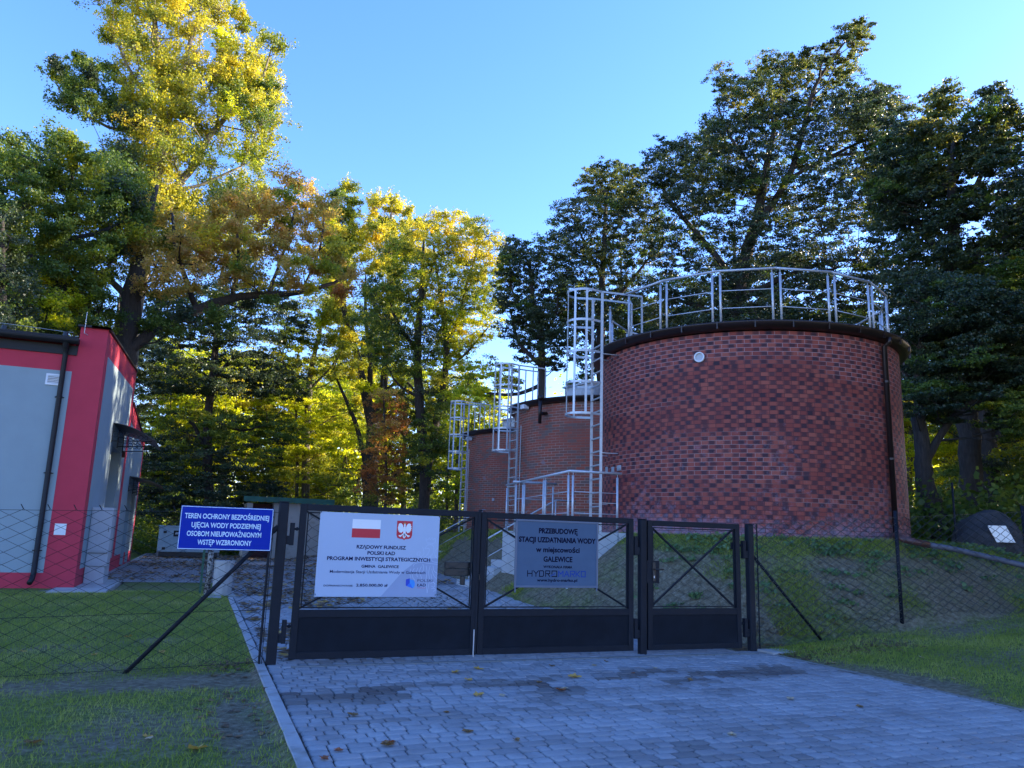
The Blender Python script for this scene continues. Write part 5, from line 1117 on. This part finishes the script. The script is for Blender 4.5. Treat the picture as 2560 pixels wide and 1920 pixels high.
tree('hornbeam', 'dense dark hornbeam with drooping layers right of the near tank', 'tree', 25,
     [(2025, 1130, .30), (2005, 1060, .26), (1992, 980, .22), (1985, 880, .18), (1990, 760, .12), (2000, 660, .05)],
     [[(1995, 1000, .12), (2060, 900, .09), (2110, 860, .05)], [(1987, 880, .10), (1950, 800, .06)], [(1992, 780, .08), (2060, 720, .06), (2120, 700, .03)]],
     [([(1930, 600), (2040, 600), (2160, 640), (2240, 700), (2200, 760), (2060, 740), (1960, 720)], 26, 89, LDARK), ([(1950, 720), (2060, 740), (2200, 760), (2240, 840), (2140, 880), (2020, 860), (1960, 820)], 26, 89, LDARK),
      ([(1965, 840), (2060, 880), (2050, 920), (1975, 900)], 20, 17, LDARK), ([(2120, 880), (2240, 840), (2250, 960), (2160, 950)], 22, 19, LGRN)],
     114, BARK, 2.0, .12, flat=.35, nleaf=24, holes=((2095, 890, 14),))
tree('beech', 'straight dark beech trunk beside the boulder, half in shade', 'tree', 33,
     [(2140, 1120, .34), (2138, 1000, .32), (2130, 880, .28), (2128, 760, .22), (2130, 640, .12)], [[(2108, 1110, .2), (2112, 960, .17), (2115, 840, .12)], [(2138, 960, .14), (2190, 900, .1), (2230, 860, .06)]],
     [([(2050, 900), (2120, 900), (2240, 950), (2280, 1080), (2060, 1090), (2030, 1000)], 20, 43, LGRN), ([(2060, 700), (2240, 700), (2260, 850), (2080, 850)], 22, 43, LLOC)], 115, BARK, 3, .15, flat=.5, nleaf=14)
tree('hornbeam', 'backlit yellow-green thicket tree behind the near tank at the right', 'tree', 44, [(1960, 1120, .16), (1965, 1000, .14), (1970, 900, .08)], [],
     [([(1900, 850), (2000, 840), (2080, 900), (2090, 1090), (1900, 1090)], 18, 72, LYELG)], 116, BARKG, 2.5, .18, flat=.5, nleaf=14)
tree('hornbeam', 'small yellow-green tree in the gap left of the farthest tank', 'tree', 46, [(985, 1110, .12), (988, 1000, .10), (990, 900, .05)], [[(1010, 1110, .09), (1014, 1000, .07), (1020, 900, .04)], [(965, 1110, .08), (968, 960, .05)]],
     [([(950, 860), (1010, 820), (1080, 880), (1070, 1000), (1030, 1090), (950, 1090)], 17, 79, LYELG)], 117, BARKG, 2.5, .17, flat=.6, nleaf=12)
# trees behind: generic, standing in the wood
rg = random.Random(77); TL = TREES
src = {'b': TL['dark layered beech standing left of the yard behind the generator'], 'h': TL['bright yellow-green hornbeam over the green-roofed garage'], 'l': TL['two-stemmed linden with a gold rounded crown left of the farthest tank'], 'a': TL['upright locust tree with a yellow-tipped crown behind the middle tank'], 'y': TL['backlit yellow-green thicket tree behind the near tank at the right'], 'p': TL['many-stemmed tree with spires of gold leaves in the middle of the row'], 'A': TL['great dark locust tree behind the near tank, its top limb leaning right']}
def atpx(px, D): p = P3(px, 1100, D); return (p[0], p[1], tz(p[0], p[1])-.05)
for px, D, k, sc, lab in ((30, 58, 'h', 1.0, 'green tree glimpsed over the red building roof at far left'), (190, 56, 'b', .95, 'dark tree glimpsed over the roof right of the maple'), (345, 62, 'h', .95, 'pale tree in the gap right of the building'), (400, 70, 'b', 1.0, 'distant dark tree in the gap right of the canopies'), (545, 60, 'h', .85, 'yellowish tree standing left of the garage'), (600, 72, 'b', 1.0, 'distant dark tree left above the garage roof'),
                          (700, 66, 'h', 1.0, 'tree directly behind the garage'), (765, 74, 'l', .9, 'distant tree between the garage and the rusty sapling'), (870, 60, 'h', .8, 'low green tree behind the rusty sapling'), (1045, 60, 'y', 1.3, 'yellow-green tree just left of the farthest tank'), (1120, 72, 'h', .7, 'distant tree behind the farthest tank'),
                          (1210, 64, 'h', .7, 'tree behind the middle tank, left of its ladder'), (1520, 58, 'b', .95, 'dark tree behind the roof railing at its left'), (1680, 56, 'a', .9, 'dark tree behind the middle of the roof railing'), (1850, 54, 'b', .95, 'dark tree behind the roof railing at its right'), (1960, 60, 'y', 1.4, 'bright thicket tree beyond the near tank'),
                          (2050, 54, 'h', .9, 'green tree far behind the forked locust'), (2150, 48, 'y', 1.5, 'yellow-green tree behind the boulder'), (2230, 44, 'b', .9, 'dark tree at the right edge beyond the boulder'),
                          (1930, 47, 'A', .62, 'dark tree filling the gap between the great locust and the forked one'), (1350, 50, 'b', 1.05, 'dark tree in the gap right of the yellow-tipped locust'), (1620, 48, 'b', 1.15, 'dark tree low behind the great locust'),
                          (480, 56, 'y', 1.5, 'bright yellow-green tree behind the dark beech'), (380, 58, 'y', 1.6, 'bright yellow-green tree right of the building canopies'), (590, 60, 'y', 1.6, 'bright yellow-green tree left behind the garage'), (730, 58, 'y', 1.4, 'bright yellow-green tree right behind the garage'), (900, 62, 'y', 1.5, 'bright yellow-green tree behind the linden trunks')):
    copytree(src[k], atpx(px, D), rg.uniform(0, 6.28), sc, lab)
# trees right of the frame whose shade falls over the drive, the tanks and the building
shade = [(39, 19), (45, 25), (21, 2), (28, 9), (29, -4), (24, 9.5), (34, 9), (20, -6), (36, 5), (27, 5), (41, 17), (24, -6), (26, 1), (23.5, 7), (29, 10), (31, 6), (33, -1), (36, 13), (36, 11), (38, 3), (42, 30), (39, 15)]
for i, (x, y) in enumerate(shade):
    s_ = src[('A', 'l', 'A', 'b', 'A')[i % 5]]
    copytree(src['A'] if i < 2 else s_, (x, y, tz(x, y)-.1), rg.uniform(0, 6.28), (.86, .82)[i] if i < 2 else rg.uniform(.80, .95), 'dark tree of the wood right of the drive, outside the view', 'trees of the wood right of the drive')
# trees left and behind the photographer keep the drive enclosed
for i, (x, y, k) in enumerate(((-22, 34, 'l'), (-26, 44, 'A'), (-14, 52, 'l'), (-20, 24, 'b'))):
    copytree(src[k], (x, y, 0), rg.uniform(0, 6.28), .95, 'tree of the wood behind the building', 'trees of the wood behind the building')
# far wood: one mass of low foliage
rs = np.random.RandomState(9); cen = []; 
for k in range(3600):
    a = rad(rs.uniform(-24, 62)); D = rs.uniform(70, 105); z = rs.uniform(0, 1)**1.4*(11+3*math.sin(a*17)+3*math.sin(a*41+1)); cen.append((D*math.sin(a), D*math.cos(a), z+.3))
cen = np.array(cen); vv = leaves(cen, 40, np.full(len(cen), .9), .34, rs, .6)
m_ = npmesh('far_wood', vv, np.arange(len(vv)).reshape(-1, 4), LYELG); o = link('far_wood', m_, None, (0, 0, 0)); tag(o, 'low distant wood closing the view behind the trees', 'wood', kind='stuff')
# undergrowth at the wood's edge
cen = []
for k in range(2300):
    px = rs.uniform(250, 1120) if k < 1500 else rs.uniform(1900, 2300); D = rs.uniform(47, 58) if k < 1500 else rs.uniform(24, 34)
    p = P3(px, 1090, D); hgt = (2.6+1.6*math.sin(px*.02)+math.sin(px*.071)) if k < 1500 else 1.6+.6*math.sin(px*.05)
    cen.append((p[0], p[1], tz(p[0], p[1])+rs.uniform(0, 1)**1.3*hgt))
cen = np.array(cen); vv = leaves(cen, 34, np.full(len(cen), .38), .16, rs, .7)
m_ = npmesh('undergrowth', vv, np.arange(len(vv)).reshape(-1, 4), LGRN); o = link('undergrowth', m_, None, (0, 0, 0)); tag(o, 'dark bushes and brambles along the foot of the wood', 'undergrowth', kind='stuff')

# ------------------------------------------------------------------ grass, weeds, fallen leaves
def blades(name, n, area, hmin, hmax, mat, label, cat, wid=.004, thr=.42, seed=1, lean=.5, ok=None):
    rs = np.random.RandomState(seed); x0, x1, y0, y1 = area; x = rs.uniform(x0, x1, n*3); y = y0+(y1-y0)*rs.rand(n*3)**1.25
    g = green(x, y)+.25*(rs.rand(n*3)-.5); m = g > thr
    if ok is not None: m &= ok(x, y)
    x = x[m][:n]; y = y[m][:n]; z = ter(x, y)-.004; k = len(x); h = rs.uniform(hmin, hmax, k)*(.6+.6*vn(x, y, .5)); a = rs.uniform(0, 6.283, k); ln = rs.randn(k, 2)*lean
    w_ = wid*(.6+rs.rand(k)); dx = np.cos(a)*w_; dy = np.sin(a)*w_; tip = np.stack([x+ln[:, 0]*h, y+ln[:, 1]*h, z+h], 1)
    v = np.stack([np.stack([x-dx, y-dy, z], 1), np.stack([x+dx, y+dy, z], 1), tip], 1).reshape(-1, 3)
    m_ = npmesh(name, v, np.arange(len(v)).reshape(-1, 3), mat); return tag(link(name, m_, None, (0, 0, 0)), label, cat, kind='stuff')
blades('lawn_grass', 170000, (-9, .72, 3.2, 20.3), .022, .06, GRASSM, 'short patchy grass of the left lawn', 'grass', .0035, .40, 3)
blades('verge_grass', 80000, (7.75, 15, 4.0, 9.8), .022, .06, GRASSM, 'short grass of the verge right of the drive', 'grass', .0035, .44, 4)
blades('bank_grass', 45000, (6.9, 17, 9.8, 14.5), .03, .10, GRASSM, 'thin grass growing on the bank below the near tank', 'grass', .005, .50, 5, .7, lambda x, y: (mound(x, y)[1] > .02) & (np.hypot(x-TB[0], y-TB[1]) > TR+.02))
blades('bank_grass', 30000, (6.0, 10.5, 16, 32), .05, .16, GRASSM, 'longer grass on the bank beside the farther tanks', 'grass', .008, .40, 6, .7, lambda x, y: (mound(x, y)[1] > .05) & (np.hypot(x-TM[0], y-TM[1]) > TR+.1))
# broad-leaved weeds
rs = np.random.RandomState(12); c_ = []
while len(c_) < 170:
    x = rs.uniform(7.2, 17); y = rs.uniform(10.0, 12.6); t_ = mound(x, y)[1]
    if .05 < t_ < .999 and np.hypot(x-TB[0], y-TB[1]) > TR+.12 and rs.rand() < (.25+.75*(t_ > .75)): c_.append((x, y, tz(x, y)+.03))
vv = leaves(np.array(c_), 26, np.full(len(c_), .075), .075, rs, .35, .3)
tag(link('weeds', npmesh('weeds', vv, np.arange(len(vv)).reshape(-1, 4), WEEDM), None, (0, 0, 0)), 'low broad-leaved weeds scattered over the bank', 'weeds', kind='stuff')
# leaf litter in the yard and under the bank
def litter(name, pts, size, mat, seed, label):
    rs = np.random.RandomState(seed); P_ = np.array(pts); k = len(P_); a = rs.uniform(0, 6.283, k); s_ = size*(.5+rs.rand(k)); c, s = np.cos(a), np.sin(a); V = []
    q = [(-.5, -.1), (-.1, -.42), (.42, -.25), (.55, .1), (.05, .4), (-.35, .3)]
    for (u, w_) in q: V.append(np.stack([P_[:, 0]+(u*c-w_*s)*s_, P_[:, 1]+(u*s+w_*c)*s_, P_[:, 2]+rs.uniform(0, .45, k)*s_*(abs(u)+abs(w_))*.9+.006], 1))
    v = np.stack(V, 1).reshape(-1, 3); f = np.arange(len(v)).reshape(-1, 6)
    return tag(link(name, npmesh(name, v, f, mat), None, (0, 0, 0)), label, 'leaf litter', kind='stuff')
rs = np.random.RandomState(21); L1 = []; L2 = []
for k in range(9000):
    if k < 6500: x = rs.uniform(-2.4, 7); y = 12+33*rs.rand()**.75
    else: x = rs.uniform(.9, 6.5); y = rs.uniform(9.8, 22)
    if (x < .9 and y < 23.8) or float(mound(x, y)[1]) > .3: continue
    if float(vn(x, y, 1.6))+.35*float(vn(x, y, .5)) < .55+.25*(y < 16): continue
    (L1 if rs.rand() < .85 else L2).append((x, y, float(base_z(x, y))+.004))
litter('leaf_litter', L1, .12, LIT1, 1, 'brown fallen leaves strewn over the paved yard'); litter('leaf_litter', L2, .12, LIT2, 2, 'yellow fallen leaves strewn over the paved yard')
L3 = []
for k in range(1500):
    c = rs.rand()
    if c < .5: x = 7.7+abs(rs.randn())*.9; y = 9.75+abs(rs.randn())*.7
    elif c < .75: x = rs.uniform(7.7, 9.6); y = 8.9+rs.randn()*.25
    else: x = rs.uniform(7.2, 15); y = rs.uniform(9.7, 12)
    if float(mound(x, y)[1]) < .98 and x > 7.68: L3.append((x, y, tz(x, y)))
for k in range(90): x = rs.uniform(.1, .74); y = rs.uniform(6.5, 9.6); L3.append((x, y, tz(x, y)))
for k in range(120): x = rs.normal(.45, .2); y = rs.normal(9.9, .25); L3.append((min(x, .7), y, tz(min(x, .7), y)))
litter('leaf_litter', L3, .05, LIT1, 3, 'brown leaf scraps along the foot of the bank and the kerb')
# single leaves lying on the drive and the lawns
def leafmesh(name, mat, seed):
    rs = np.random.RandomState(seed); n = 15; bm_ = bmesh.new(); c0 = bm_.verts.new((0, 0, .003)); ring = []
    for k in range(n):
        a = 2*math.pi*k/n; r = .5*(1+.28*math.sin(a*5+rs.rand())+.12*rs.randn())*(1 if abs(a-math.pi) > .4 else .7); ring.append(bm_.verts.new((r*math.cos(a), r*.72*math.sin(a), .05+.22*abs(math.sin(a))*rs.rand()+.08*rs.rand())))
    for k in range(n): bm_.faces.new((c0, ring[k], ring[(k+1) % n]))
    m_ = bpy.data.meshes.new(name); bm_.to_mesh(m_); bm_.free(); m_.materials.append(mat); return m_
LM = [leafmesh('fallen_leaf', m_, i) for i, m_ in enumerate((LIT2, LIT1, LIT3, LIT4))]
DESC = ('yellow', 'brown', 'pale', 'rust-red')
S2 = [(1032, 1446, 0, .085), (985, 1453, 0, .09), (1012, 1470, 0, .07), (1033, 1503, 0, .085), (1192, 1440, 1, .07), (1240, 1464, 0, .11), (1211, 1492, 3, .10), (1218, 1489, 2, .08), (1284, 1438, 2, .07), (1085, 1503, 2, .07), (763, 1547, 1, .09), (840, 1607, 3, .10), (838, 1611, 1, .09), (1010, 1583, 1, .08), (1165, 1475, 1, .06), (1708, 1510, 2, .085), (1857, 1528, 1, .06), (1582, 1588, 2, .07), (1310, 1430, 1, .06), (1415, 1444, 2, .06), (1490, 1470, 1, .06), (1115, 1600, 1, .05), (730, 1623, 3, .06), (700, 1640, 3, .07), (965, 1540, 1, .05), (1368, 1455, 3, .05)]
seen = {}
for i, (px, py, k, sz) in enumerate(S2):
    v = ray(px, py, K); t_ = -1.5/v.z; o = bpy.data.objects.new('fallen_leaf', LM[k]); COL.objects.link(o); o.location = (v.x*t_, v.y*t_, .002); o.scale = (sz*1.25,)*3; o.rotation_euler = (rg.uniform(-.12, .12), rg.uniform(-.12, .12), rg.uniform(0, 6.28))
    tag(o, '%s dead leaf on the drive, %s, %s' % (DESC[k], 'close to the gates' if py < 1460 else ('midway' if py < 1520 else 'nearest the viewer'), 'towards the left kerb' if px < 900 else ('before the left gate leaf' if px < 1090 else ('before the right gate leaf' if px < 1330 else 'towards the right kerb'))), 'leaf', 'fallen leaves on the drive')
for px, py, k, sz in ((428, 1590, 0, .11), (75, 1575, 1, .10), (320, 1566, 0, .06), (280, 1360, 0, .09), (323, 1570, 2, .05), (208, 1395, 0, .08), (352, 1393, 0, .09), (185, 1362, 1, .05), (52, 1390, 0, .06), (302, 1404, 2, .05), (2045, 1470, 2, .09), (2060, 1448, 2, .06), (1990, 1415, 2, .07), (1800, 1410, 2, .06)):
    v = ray(px, py, K); t_ = -1.45/v.z if px < 1100 else -1.35/v.z; x, y = v.x*t_, v.y*t_; o = bpy.data.objects.new('fallen_leaf', LM[k]); COL.objects.link(o); o.location = (x, y, tz(x, y)+.008); o.scale = (sz*1.25,)*3; o.rotation_euler = (rg.uniform(-.2, .2), rg.uniform(-.2, .2), rg.uniform(0, 6.28))
    tag(o, '%s dead leaf on the %s, %s' % (DESC[k], 'left lawn' if px < 1100 else 'right verge', (('behind' if py < 1420 else 'before')+' the fence'+(' by the slanting brace' if 260 < px < 420 else (' far to the left' if px < 240 else ''))) if px < 1100 else ('near the bank' if py < 1430 else 'out on the grass')), 'leaf', 'fallen leaves on the grass')
for px, py, k, sz in ((2060, 1418-60, 2, .11), (1937, 1458-70, 2, .08)):
    pass
